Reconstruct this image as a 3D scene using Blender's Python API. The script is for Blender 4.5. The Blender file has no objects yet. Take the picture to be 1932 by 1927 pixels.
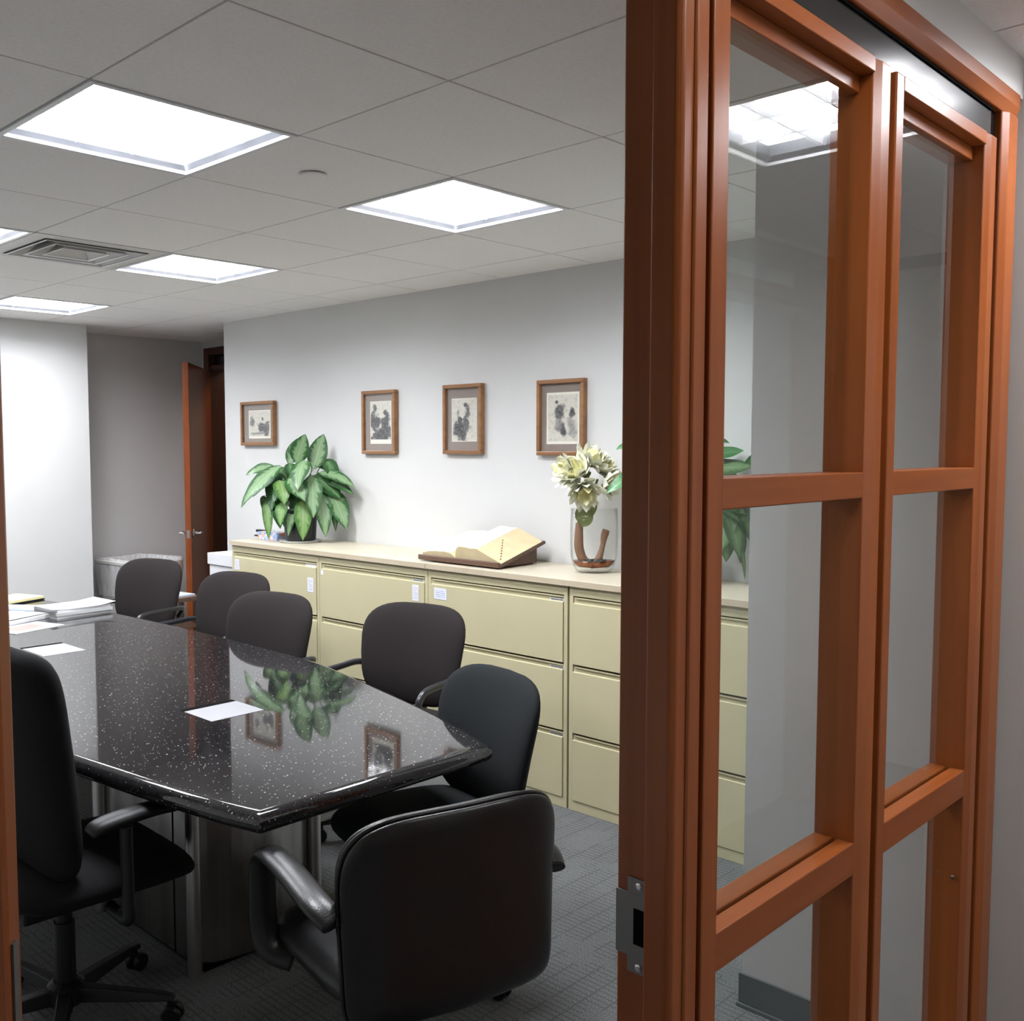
import bpy, math, random
from mathutils import Vector, Matrix

random.seed(7)
SC = bpy.context.scene
COL = SC.collection
PI = math.pi
R_ = math.radians

# ------------------------------------------------------------------ camera
EYE = 1.62
CEIL = 2.503
F_PX, CX, CY = 1890.355, 908.851, 974.02
YAW, PITCH, ROLL = -0.769288, -0.0683337, -0.000510656
cd = bpy.data.cameras.new('camera')
cam = bpy.data.objects.new('camera', cd)
COL.objects.link(cam)
d_ = Vector((math.cos(PITCH) * math.sin(YAW), math.cos(PITCH) * math.cos(YAW), math.sin(PITCH)))
r_ = Vector((math.cos(YAW), -math.sin(YAW), 0))
u_ = r_.cross(d_)
r2 = r_ * math.cos(ROLL) + u_ * math.sin(ROLL)
u2 = -r_ * math.sin(ROLL) + u_ * math.cos(ROLL)
mw = Matrix((r2, u2, -d_)).transposed().to_4x4()
mw.translation = Vector((0, 0, EYE))
cam.matrix_world = mw
cd.sensor_fit = 'HORIZONTAL'
cd.sensor_width = 36.0
cd.lens = F_PX / 1932 * 36.0
cd.shift_x = (966 - CX) / 1932
cd.shift_y = (CY - 963.5) / 1932
cd.clip_start = 0.02
SC.camera = cam

# ------------------------------------------------------------------ world, exposure, lamp levels
w = bpy.data.worlds.new('world')
SC.world = w
w.use_nodes = True
w.node_tree.nodes['Background'].inputs[0].default_value = (0.8, 0.85, 1, 1)
w.node_tree.nodes['Background'].inputs[1].default_value = 0.0
SC.view_settings.view_transform = 'Standard'
SC.view_settings.look = 'None'
SC.view_settings.gamma = 1
SC.view_settings.use_curve_mapping = False
SC.view_settings.exposure = 0.58
ROOM_LAMP = 34.0
HALL_LAMP = 22.0
DOORWAY_LAMP = 6.5
PASSAGE_LAMP = 7.0
GRID = 0.6096
GX, GY = -2.3938, 1.1201


# ------------------------------------------------------------------ helpers: nodes and materials
def nt_new(name):
    m = bpy.data.materials.new(name)
    m.use_nodes = True
    nt = m.node_tree
    return m, nt, nt.nodes['Principled BSDF']


def N(nt, typ, **kw):
    n = nt.nodes.new(typ)
    for k, v in kw.items():
        if k.startswith('i_'):
            n.inputs[k[2:].replace('_', ' ')].default_value = v
        else:
            setattr(n, k, v)
    return n


def L(nt, a, b):
    nt.links.new(a, b)


def math_n(nt, op, a, b=None, c=None):
    n = nt.nodes.new('ShaderNodeMath')
    n.operation = op
    for i, v in enumerate((a, b, c)):
        if v is None:
            continue
        if isinstance(v, (int, float)):
            n.inputs[i].default_value = v
        else:
            nt.links.new(v, n.inputs[i])
    return n.outputs[0]


def ramp(nt, fac, stops):
    n = nt.nodes.new('ShaderNodeValToRGB')
    cr = n.color_ramp
    while len(cr.elements) < len(stops):
        cr.elements.new(0.5)
    for e, (p, c) in zip(cr.elements, stops):
        e.position = p
        e.color = (*c, 1) if len(c) == 3 else c
    nt.links.new(fac, n.inputs[0])
    return n.outputs[0]


def coords(nt, kind='Object', scale=(1, 1, 1)):
    tc = nt.nodes.new('ShaderNodeTexCoord')
    mp = nt.nodes.new('ShaderNodeMapping')
    mp.inputs['Scale'].default_value = scale
    nt.links.new(tc.outputs[kind], mp.inputs[0])
    return mp.outputs[0]


def bump(nt, bs, height, strength=0.1, dist=0.01):
    b = nt.nodes.new('ShaderNodeBump')
    b.inputs['Strength'].default_value = strength
    b.inputs['Distance'].default_value = dist
    nt.links.new(height, b.inputs['Height'])
    nt.links.new(b.outputs[0], bs.inputs['Normal'])


def plain(name, col, rough=0.5, metal=0.0, spec=0.5, var=0.06, scale=12.0, bmp=0.0, bscale=200.0, sheen=0.0, coat=0.0):
    """one base colour with a faint procedural mottling and optional fine relief"""
    m, nt, bs = nt_new(name)
    co = coords(nt, 'Object')
    nz = N(nt, 'ShaderNodeTexNoise')
    nz.inputs['Scale'].default_value = scale
    nz.inputs['Detail'].default_value = 3
    L(nt, co, nz.inputs['Vector'])
    lo = tuple(c * (1 - var) for c in col)
    hi = tuple(min(1, c * (1 + var)) for c in col)
    L(nt, ramp(nt, nz.outputs[0], [(0.3, lo), (0.7, hi)]), bs.inputs['Base Color'])
    bs.inputs['Roughness'].default_value = rough
    bs.inputs['Metallic'].default_value = metal
    bs.inputs['Specular IOR Level'].default_value = spec
    if sheen:
        bs.inputs['Sheen Weight'].default_value = sheen
        bs.inputs['Sheen Roughness'].default_value = 0.5
    if coat:
        bs.inputs['Coat Weight'].default_value = coat
        bs.inputs['Coat Roughness'].default_value = 0.12
    if bmp:
        n2 = N(nt, 'ShaderNodeTexNoise')
        n2.inputs['Scale'].default_value = bscale
        n2.inputs['Detail'].default_value = 2
        L(nt, co, n2.inputs['Vector'])
        bump(nt, bs, n2.outputs[0], bmp, 0.004)
    return m


def wood(name, axis, c1, c2, rough=0.30, coat=0.0, spec=0.35):
    m, nt, bs = nt_new(name)
    sc = [26, 26, 26]
    sc['xyz'.index(axis)] = 1.1
    co = coords(nt, 'Object', sc)
    nz = N(nt, 'ShaderNodeTexNoise')
    nz.inputs['Scale'].default_value = 1.0
    nz.inputs['Detail'].default_value = 5
    nz.inputs['Distortion'].default_value = 0.6
    L(nt, co, nz.inputs['Vector'])
    n2 = N(nt, 'ShaderNodeTexNoise')
    n2.inputs['Scale'].default_value = 0.14
    L(nt, co, n2.inputs['Vector'])
    mx = math_n(nt, 'ADD', math_n(nt, 'MULTIPLY', nz.outputs[0], 0.6), math_n(nt, 'MULTIPLY', n2.outputs[0], 0.4))
    L(nt, ramp(nt, mx, [(0.34, c2), (0.66, c1)]), bs.inputs['Base Color'])
    bs.inputs['Roughness'].default_value = rough
    bs.inputs['Coat Weight'].default_value = coat
    bs.inputs['Coat Roughness'].default_value = 0.18
    bs.inputs['Specular IOR Level'].default_value = spec
    bump(nt, bs, nz.outputs[0], 0.04, 0.002)
    return m


def emitter(name, col, strength):
    m, nt, bs = nt_new(name)
    bs.inputs['Base Color'].default_value = (0.9, 0.9, 0.9, 1)
    bs.inputs['Emission Color'].default_value = (*col, 1)
    bs.inputs['Emission Strength'].default_value = strength
    return m


def thin_glass(name, tint=(0.96, 0.985, 0.975), f0=0.04, gain=1.0, edge=0.0):
    m, nt, bs = nt_new(name)
    nt.nodes.remove(bs)
    out = nt.nodes['Material Output']
    lw = N(nt, 'ShaderNodeLayerWeight')
    lw.inputs['Blend'].default_value = 0.5
    p = math_n(nt, 'POWER', lw.outputs['Facing'], 5.0)
    fac = math_n(nt, 'MINIMUM', math_n(nt, 'MULTIPLY', math_n(nt, 'ADD', math_n(nt, 'MULTIPLY', p, 1 - f0), f0), gain), 1.0)
    tr = N(nt, 'ShaderNodeBsdfTransparent')
    tr.inputs[0].default_value = (*tint, 1)
    if edge:
        e = math_n(nt, 'POWER', lw.outputs['Facing'], 3.0)
        L(nt, ramp(nt, e, [(0.0, tint), (1.0, tuple(c * (1 - edge) for c in tint))]), tr.inputs[0])
    gl = N(nt, 'ShaderNodeBsdfGlossy')
    gl.inputs['Roughness'].default_value = 0.004
    mx = N(nt, 'ShaderNodeMixShader')
    L(nt, fac, mx.inputs[0])
    L(nt, tr.outputs[0], mx.inputs[1])
    L(nt, gl.outputs[0], mx.inputs[2])
    L(nt, mx.outputs[0], out.inputs[0])
    return m


M = {}
M['wall'] = plain('wall_paint', (0.64, 0.64, 0.625), 0.7, var=0.015, scale=3, bmp=0.05, bscale=260)
M['tile'] = plain('ceiling_tile_board', (0.93, 0.905, 0.885), 0.9, var=0.03, scale=90, bmp=0.25, bscale=300, spec=0.2)
M['trim_grey'] = plain('light_trim', (0.40, 0.41, 0.42), 0.4, var=0.01)
M['tbar'] = plain('ceiling_grid_metal', (0.30, 0.29, 0.28), 0.6, var=0.03)
M['white_metal'] = plain('white_enamel', (0.78, 0.79, 0.80), 0.35, var=0.01)
M['louver'] = plain('louver_white', (0.85, 0.86, 0.88), 0.3, var=0.01)
M['reflector'] = plain('reflector_grey', (0.30, 0.31, 0.34), 0.35, 0.6, var=0.01)
M['vent'] = plain('vent_metal', (0.70, 0.68, 0.65), 0.45, var=0.03)
M['vent_dark'] = plain('vent_dark', (0.03, 0.03, 0.03), 0.8)
CW1, CW2 = (0.330, 0.092, 0.020), (0.215, 0.054, 0.011)
M['wood_z'] = wood('cherry_vertical', 'z', CW1, CW2)
M['wood_y'] = wood('cherry_along', 'y', CW1, CW2)
M['wood_x'] = wood('cherry_across', 'x', CW1, CW2)
M['door_wood'] = wood('door_veneer', 'z', (0.26, 0.066, 0.018), (0.170, 0.040, 0.011), 0.22, 0.0, 0.4)
M['dark_wood'] = wood('dark_casing', 'z', (0.070, 0.022, 0.010), (0.040, 0.012, 0.006))
M['black_panel'] = plain('black_panel', (0.012, 0.014, 0.015), 0.22, var=0.1)
M['gasket'] = plain('matte_black', (0.006, 0.005, 0.005), 0.9, spec=0.03)
M['glass'] = thin_glass('pane_glass')
M['print_glass'] = thin_glass('print_glass', (0.99, 0.99, 0.985))
M['vase_glass'] = thin_glass('vase_glass', (0.985, 0.99, 0.985), 0.015, 0.6, 0.45)
M['steel'] = plain('satin_steel', (0.55, 0.54, 0.53), 0.34, 1.0, var=0.03)
M['dull_steel'] = plain('dull_steel', (0.20, 0.195, 0.19), 0.5, 0.8, var=0.04)
M['hatch'] = plain('brushed_aluminium', (0.40, 0.40, 0.42), 0.42, 0.85, var=0.02)
M['chrome'] = plain('chrome', (0.75, 0.75, 0.77), 0.12, 1.0, var=0.01)
M['rubber'] = plain('rubber_base', (0.085, 0.10, 0.105), 0.55, var=0.05)
M['cabinet'] = plain('putty_enamel', (0.545, 0.495, 0.310), 0.42, var=0.02, scale=4, bmp=0.03, bscale=400)
M['cab_dark'] = plain('drawer_gap', (0.14, 0.12, 0.07), 0.8)
M['worktop'] = plain('laminate_top', (0.620, 0.560, 0.430), 0.38, var=0.02, scale=6)
M['worktop_edge'] = plain('laminate_edge', (0.520, 0.440, 0.320), 0.45, var=0.02)
M['card'] = plain('card_white', (0.80, 0.80, 0.84), 0.6, var=0.02)
M['fabric'] = plain('brown_black_weave', (0.019, 0.015, 0.0145), 0.9, var=0.25, scale=700, bmp=0.4, bscale=900, spec=0.25)
M['fabric2'] = plain('charcoal_weave', (0.012, 0.0145, 0.016), 0.9, var=0.25, scale=700, bmp=0.4, bscale=900, spec=0.25)
M['fabric3'] = plain('black_weave', (0.006, 0.006, 0.007), 0.9, var=0.25, scale=700, bmp=0.4, bscale=900, spec=0.25)
M['leather'] = plain('black_leather', (0.006, 0.006, 0.0065), 0.34, var=0.2, scale=60, bmp=0.12, bscale=240)
M['plastic'] = plain('black_plastic', (0.006, 0.006, 0.007), 0.45, var=0.1, spec=0.35)
M['arm_metal'] = plain('arm_black_enamel', (0.020, 0.021, 0.024), 0.28, var=0.1)
M['pot'] = plain('black_pot', (0.014, 0.014, 0.015), 0.35, var=0.1)
M['saucer'] = plain('white_saucer', (0.66, 0.68, 0.66), 0.3, var=0.02)
M['soil'] = plain('potting_soil', (0.030, 0.020, 0.012), 0.95, var=0.4, scale=90, bmp=0.8, bscale=90)
M['stem'] = plain('green_stem', (0.10, 0.19, 0.05), 0.45, var=0.2)
M['frame_oak'] = wood('oak_frame', 'x', (0.330, 0.165, 0.070), (0.210, 0.095, 0.038), 0.35, 0.2)
M['mat_board'] = plain('taupe_mat', (0.290, 0.240, 0.212), 0.8, var=0.03)
M['paper'] = plain('white_paper', (0.70, 0.70, 0.715), 0.75, var=0.015, scale=30)
M['paper_grey'] = plain('grey_folder', (0.52, 0.53, 0.53), 0.7, var=0.03)
M['paper_blue'] = plain('pale_blue_paper', (0.62, 0.68, 0.80), 0.7, var=0.05)
M['paper_yellow'] = plain('yellow_pad', (0.85, 0.78, 0.42), 0.7, var=0.03)
M['paper_cream'] = plain('book_page', (0.86, 0.83, 0.74), 0.8, var=0.015)
M['page_edge'] = plain('aged_page_edge', (0.64, 0.53, 0.32), 0.8, var=0.06, scale=20)
M['stand_wood'] = wood('walnut_stand', 'x', (0.150, 0.085, 0.055), (0.090, 0.050, 0.032), 0.4, 0.1)
M['bin'] = plain('grey_bin_plastic', (0.60, 0.59, 0.56), 0.5, var=0.03)
M['petal'] = plain('cream_petal', (0.86, 0.86, 0.70), 0.55, var=0.10, scale=25)
M['petal_in'] = plain('yellow_petal', (0.86, 0.83, 0.50), 0.55, var=0.10, scale=25)
M['sepal'] = plain('olive_sepal', (0.24, 0.28, 0.11), 0.55, var=0.25, scale=30)
M['branch'] = wood('branch_bark', 'z', (0.300, 0.165, 0.105), (0.170, 0.095, 0.055), 0.55, 0.0)
M['resin'] = plain('amber_resin', (0.20, 0.060, 0.020), 0.12, var=0.9, scale=30)
M['pebble'] = plain('dark_pebble', (0.060, 0.062, 0.055), 0.2, var=0.8, scale=22)


def carpet():
    m, nt, bs = nt_new('carpet_weave')
    co = coords(nt, 'Object')
    sep = N(nt, 'ShaderNodeSeparateXYZ')
    L(nt, co, sep.inputs[0])

    def line(out, pitch, wdt):
        fr = math_n(nt, 'FRACT', math_n(nt, 'DIVIDE', out, pitch))
        return math_n(nt, 'LESS_THAN', math_n(nt, 'ABSOLUTE', math_n(nt, 'SUBTRACT', fr, 0.5)), wdt)
    lx = line(sep.outputs[0], 0.075, 0.04)
    ly = line(sep.outputs[1], 0.022, 0.13)
    nz = N(nt, 'ShaderNodeTexNoise')
    nz.inputs['Scale'].default_value = 320
    nz.inputs['Detail'].default_value = 3
    L(nt, co, nz.inputs['Vector'])
    nb = N(nt, 'ShaderNodeTexNoise')
    nb.inputs['Scale'].default_value = 7
    L(nt, co, nb.inputs['Vector'])
    base = ramp(nt, nz.outputs[0], [(0.34, (0.066, 0.069, 0.069)), (0.50, (0.145, 0.150, 0.150)), (0.68, (0.300, 0.306, 0.304))])
    gate = math_n(nt, 'GREATER_THAN', nb.outputs[0], 0.46)
    ln = math_n(nt, 'MULTIPLY', math_n(nt, 'MAXIMUM', lx, ly), math_n(nt, 'ADD', math_n(nt, 'MULTIPLY', gate, 0.30), 0.10))
    mx = N(nt, 'ShaderNodeMixRGB')
    L(nt, ln, mx.inputs[0])
    L(nt, base, mx.inputs[1])
    mx.inputs[2].default_value = (0.040, 0.043, 0.044, 1)
    L(nt, mx.outputs[0], bs.inputs['Base Color'])
    bs.inputs['Roughness'].default_value = 0.95
    bs.inputs['Specular IOR Level'].default_value = 0.1
    bump(nt, bs, nz.outputs[0], 0.6, 0.006)
    return m


def granite():
    m, nt, bs = nt_new('black_granite')
    co = coords(nt, 'Object')

    def specks(scale, keep, size):
        v = N(nt, 'ShaderNodeTexVoronoi')
        v.inputs['Scale'].default_value = scale
        L(nt, co, v.inputs['Vector'])
        wn = N(nt, 'ShaderNodeTexWhiteNoise')
        L(nt, v.outputs['Position'], wn.inputs['Vector'])
        a = math_n(nt, 'GREATER_THAN', wn.outputs['Value'], keep)
        b = math_n(nt, 'LESS_THAN', v.outputs['Distance'], size)
        return math_n(nt, 'MULTIPLY', a, b)
    s = math_n(nt, 'MAXIMUM', specks(60, 0.80, 0.14), specks(120, 0.78, 0.19))
    nz = N(nt, 'ShaderNodeTexNoise')
    nz.inputs['Scale'].default_value = 160
    L(nt, co, nz.inputs['Vector'])
    base = ramp(nt, nz.outputs[0], [(0.35, (0.008, 0.008, 0.009)), (0.7, (0.030, 0.028, 0.029))])
    mx = N(nt, 'ShaderNodeMixRGB')
    L(nt, s, mx.inputs[0])
    L(nt, base, mx.inputs[1])
    mx.inputs[2].default_value = (0.46, 0.44, 0.40, 1)
    L(nt, mx.outputs[0], bs.inputs['Base Color'])
    bs.inputs['Roughness'].default_value = 0.045
    bs.inputs['IOR'].default_value = 1.55
    bs.inputs['Coat Weight'].default_value = 0.25
    bs.inputs['Coat Roughness'].default_value = 0.02
    return m


def leaf_mat(name, dark, pale, cut=0.58):
    m, nt, bs = nt_new(name)
    tc = N(nt, 'ShaderNodeTexCoord')
    sep = N(nt, 'ShaderNodeSeparateXYZ')
    L(nt, tc.outputs['UV'], sep.inputs[0])
    d = math_n(nt, 'MULTIPLY', math_n(nt, 'ABSOLUTE', math_n(nt, 'SUBTRACT', sep.outputs[0], 0.5)), 2.0)
    cv = N(nt, 'ShaderNodeCombineXYZ')
    L(nt, math_n(nt, 'MULTIPLY', sep.outputs[0], 2.2), cv.inputs[0])
    L(nt, math_n(nt, 'MULTIPLY', math_n(nt, 'SUBTRACT', sep.outputs[1], math_n(nt, 'MULTIPLY', d, 0.22)), 16.0), cv.inputs[1])
    oi = N(nt, 'ShaderNodeObjectInfo')
    L(nt, math_n(nt, 'MULTIPLY', oi.outputs['Random'], 40.0), cv.inputs[2])
    nz = N(nt, 'ShaderNodeTexNoise')
    nz.inputs['Scale'].default_value = 1.0
    nz.inputs['Detail'].default_value = 3
    L(nt, cv.outputs[0], nz.inputs['Vector'])
    t = math_n(nt, 'ADD', d, math_n(nt, 'MULTIPLY', math_n(nt, 'SUBTRACT', nz.outputs[0], 0.5), 1.1))
    rib = math_n(nt, 'LESS_THAN', d, 0.035)
    c = ramp(nt, t, [(cut - 0.12, pale), (cut + 0.10, dark)])
    mx = N(nt, 'ShaderNodeMixRGB')
    L(nt, math_n(nt, 'MULTIPLY', rib, 0.5), mx.inputs[0])
    L(nt, c, mx.inputs[1])
    mx.inputs[2].default_value = (0.42, 0.52, 0.34, 1)
    L(nt, mx.outputs[0], bs.inputs['Base Color'])
    bs.inputs['Roughness'].default_value = 0.38
    bs.inputs['Subsurface Weight'].default_value = 0.0
    bump(nt, bs, nz.outputs[0], 0.12, 0.004)
    return m


def lined(name, base, ink, pitch, wdt, seed=0.0, margin=0.12, kind='UV', dens=0.45):
    """paper with broken lines of unreadably small writing"""
    m, nt, bs = nt_new(name)
    tc = N(nt, 'ShaderNodeTexCoord')
    sep = N(nt, 'ShaderNodeSeparateXYZ')
    L(nt, tc.outputs[kind], sep.inputs[0])
    fr = math_n(nt, 'FRACT', math_n(nt, 'MULTIPLY', sep.outputs[1], pitch))
    row = math_n(nt, 'FLOOR', math_n(nt, 'MULTIPLY', sep.outputs[1], pitch))
    ln = math_n(nt, 'LESS_THAN', math_n(nt, 'ABSOLUTE', math_n(nt, 'SUBTRACT', fr, 0.5)), wdt)
    cv = N(nt, 'ShaderNodeCombineXYZ')
    L(nt, math_n(nt, 'MULTIPLY', sep.outputs[0], 22.0), cv.inputs[0])
    L(nt, math_n(nt, 'MULTIPLY', row, 7.3), cv.inputs[1])
    cv.inputs[2].default_value = seed
    nz = N(nt, 'ShaderNodeTexNoise')
    nz.inputs['Scale'].default_value = 1.0
    L(nt, cv.outputs[0], nz.inputs['Vector'])
    on = math_n(nt, 'GREATER_THAN', nz.outputs[0], dens)
    ins = math_n(nt, 'LESS_THAN', math_n(nt, 'ABSOLUTE', math_n(nt, 'SUBTRACT', sep.outputs[0], 0.5)), 0.5 - margin)
    iv = math_n(nt, 'LESS_THAN', math_n(nt, 'ABSOLUTE', math_n(nt, 'SUBTRACT', sep.outputs[1], 0.5)), 0.5 - margin)
    k = math_n(nt, 'MULTIPLY', math_n(nt, 'MULTIPLY', ln, on), math_n(nt, 'MULTIPLY', ins, iv))
    mx = N(nt, 'ShaderNodeMixRGB')
    L(nt, k, mx.inputs[0])
    mx.inputs[1].default_value = (*base, 1)
    mx.inputs[2].default_value = (*ink, 1)
    L(nt, mx.outputs[0], bs.inputs['Base Color'])
    bs.inputs['Roughness'].default_value = 0.65
    return m


def print_mat(name, blobs, seed, tone=0.30):
    """a plain generic grey wash: soft dark patches and pencil-like grain on cream paper"""
    m, nt, bs = nt_new(name)
    tc = N(nt, 'ShaderNodeTexCoord')
    sep = N(nt, 'ShaderNodeSeparateXYZ')
    L(nt, tc.outputs['UV'], sep.inputs[0])
    cv = N(nt, 'ShaderNodeCombineXYZ')
    L(nt, math_n(nt, 'MULTIPLY', sep.outputs[0], 9.0), cv.inputs[0])
    L(nt, math_n(nt, 'MULTIPLY', sep.outputs[1], 13.0), cv.inputs[1])
    cv.inputs[2].default_value = seed
    nz = N(nt, 'ShaderNodeTexNoise')
    nz.inputs['Scale'].default_value = 1.0
    nz.inputs['Detail'].default_value = 6
    L(nt, cv.outputs[0], nz.inputs['Vector'])
    cw = N(nt, 'ShaderNodeCombineXYZ')
    L(nt, math_n(nt, 'MULTIPLY', sep.outputs[0], 3.2), cw.inputs[0])
    L(nt, math_n(nt, 'MULTIPLY', sep.outputs[1], 4.5), cw.inputs[1])
    cw.inputs[2].default_value = seed + 3.7
    nw = N(nt, 'ShaderNodeTexNoise')
    nw.inputs['Scale'].default_value = 1.0
    nw.inputs['Detail'].default_value = 2
    L(nt, cw.outputs[0], nw.inputs['Vector'])
    warp = math_n(nt, 'MULTIPLY', math_n(nt, 'SUBTRACT', nw.outputs[0], 0.5), 2.6)
    acc = None
    for (bx, by, rx, ry, k) in blobs:
        dx = math_n(nt, 'DIVIDE', math_n(nt, 'SUBTRACT', sep.outputs[0], bx), rx)
        dy = math_n(nt, 'DIVIDE', math_n(nt, 'SUBTRACT', sep.outputs[1], by), ry)
        dd = math_n(nt, 'SQRT', math_n(nt, 'ADD', math_n(nt, 'MULTIPLY', dx, dx), math_n(nt, 'MULTIPLY', dy, dy)))
        dd = math_n(nt, 'ADD', math_n(nt, 'ADD', dd, warp), math_n(nt, 'MULTIPLY', math_n(nt, 'SUBTRACT', nz.outputs[0], 0.5), 1.4))
        sm = math_n(nt, 'MULTIPLY', math_n(nt, 'MINIMUM', math_n(nt, 'MAXIMUM', math_n(nt, 'MULTIPLY', math_n(nt, 'SUBTRACT', 1.15, dd), 2.2), 0.0), 1.0), k)
        acc = sm if acc is None else math_n(nt, 'MAXIMUM', acc, sm)
    grain = math_n(nt, 'MULTIPLY', math_n(nt, 'MAXIMUM', math_n(nt, 'SUBTRACT', nz.outputs[0], 0.48), 0.0), 0.9)
    t = math_n(nt, 'MINIMUM', math_n(nt, 'ADD', math_n(nt, 'MULTIPLY', acc, math_n(nt, 'ADD', 0.45, nz.outputs[0])), grain), 1.0)
    L(nt, ramp(nt, t, [(0.0, (0.70, 0.68, 0.60)), (0.5, (0.28, 0.27, 0.26)), (1.0, (0.055, 0.055, 0.06))]), bs.inputs['Base Color'])
    bs.inputs['Roughness'].default_value = 0.8
    return m


def floral_box():
    m, nt, bs = nt_new('floral_card')
    co = coords(nt, 'Object')
    v = N(nt, 'ShaderNodeTexVoronoi')
    v.inputs['Scale'].default_value = 42
    L(nt, co, v.inputs['Vector'])
    wn = N(nt, 'ShaderNodeTexWhiteNoise')
    L(nt, v.outputs['Position'], wn.inputs['Vector'])
    L(nt, ramp(nt, wn.outputs['Value'], [(0.0, (0.24, 0.36, 0.70)), (0.45, (0.50, 0.62, 0.85)), (0.62, (0.82, 0.84, 0.90)), (0.9, (0.80, 0.34, 0.16))]), bs.inputs['Base Color'])
    bs.inputs['Roughness'].default_value = 0.5
    return m


def brushed():
    m, nt, bs = nt_new('streaked_steel')
    co = coords(nt, 'Object', (14, 14, 0.25))
    nz = N(nt, 'ShaderNodeTexNoise')
    nz.inputs['Scale'].default_value = 1.0
    nz.inputs['Detail'].default_value = 5
    L(nt, co, nz.inputs['Vector'])
    L(nt, ramp(nt, nz.outputs[0], [(0.35, (0.30, 0.29, 0.28)), (0.65, (0.52, 0.50, 0.48))]), bs.inputs['Base Color'])
    L(nt, ramp(nt, nz.outputs[0], [(0.3, (0.26, 0.26, 0.26)), (0.7, (0.16, 0.16, 0.16))]), bs.inputs['Roughness'])
    bs.inputs['Metallic'].default_value = 1.0
    return m


def film():
    m, nt, bs = nt_new('liner_film')
    out = nt.nodes['Material Output']
    bs.inputs['Base Color'].default_value = (0.82, 0.82, 0.82, 1)
    bs.inputs['Roughness'].default_value = 0.35
    tr_ = N(nt, 'ShaderNodeBsdfTransparent')
    co = coords(nt, 'Object', (30, 30, 6))
    nz = N(nt, 'ShaderNodeTexNoise')
    nz.inputs['Scale'].default_value = 1.0
    L(nt, co, nz.inputs['Vector'])
    mx = N(nt, 'ShaderNodeMixShader')
    L(nt, ramp(nt, nz.outputs[0], [(0.35, (0.45, 0.45, 0.45)), (0.65, (0.68, 0.68, 0.68))]), mx.inputs[0])
    L(nt, tr_.outputs[0], mx.inputs[1])
    L(nt, bs.outputs[0], mx.inputs[2])
    L(nt, mx.outputs[0], out.inputs[0])
    return m


M['streaked'] = brushed()
M['liner'] = film()
M['carpet'] = carpet()
M['granite'] = granite()
M['leaf_a'] = leaf_mat('silver_leaf', (0.026, 0.098, 0.026), (0.190, 0.305, 0.150), 0.60)
M['leaf_b'] = leaf_mat('dark_leaf', (0.022, 0.085, 0.022), (0.080, 0.180, 0.065), 0.40)
M['leaf_y'] = leaf_mat('yellow_green_leaf', (0.050, 0.145, 0.026), (0.165, 0.285, 0.085), 0.60)
M['leaf_p'] = leaf_mat('plain_green_leaf', (0.020, 0.140, 0.028), (0.040, 0.190, 0.045), 0.70)
M['leaf_v'] = leaf_mat('trailing_leaf', (0.050, 0.120, 0.035), (0.130, 0.230, 0.095), 0.55)
M['label_text'] = lined('label_card', (0.78, 0.78, 0.84), (0.30, 0.32, 0.46), 9, 0.16, 1.0)
M['label_text2'] = lined('label_card_small', (0.74, 0.76, 0.86), (0.30, 0.32, 0.50), 6, 0.16, 3.0)
M['strip_text'] = lined('label_strip', (0.66, 0.66, 0.60), (0.12, 0.12, 0.13), 2, 0.28, 5.0, 0.06, dens=0.40)
M['page_text'] = lined('printed_page', (0.74, 0.74, 0.755), (0.52, 0.52, 0.56), 42, 0.22, 2.0, 0.10, dens=0.35)
M['floral'] = floral_box()


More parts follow.
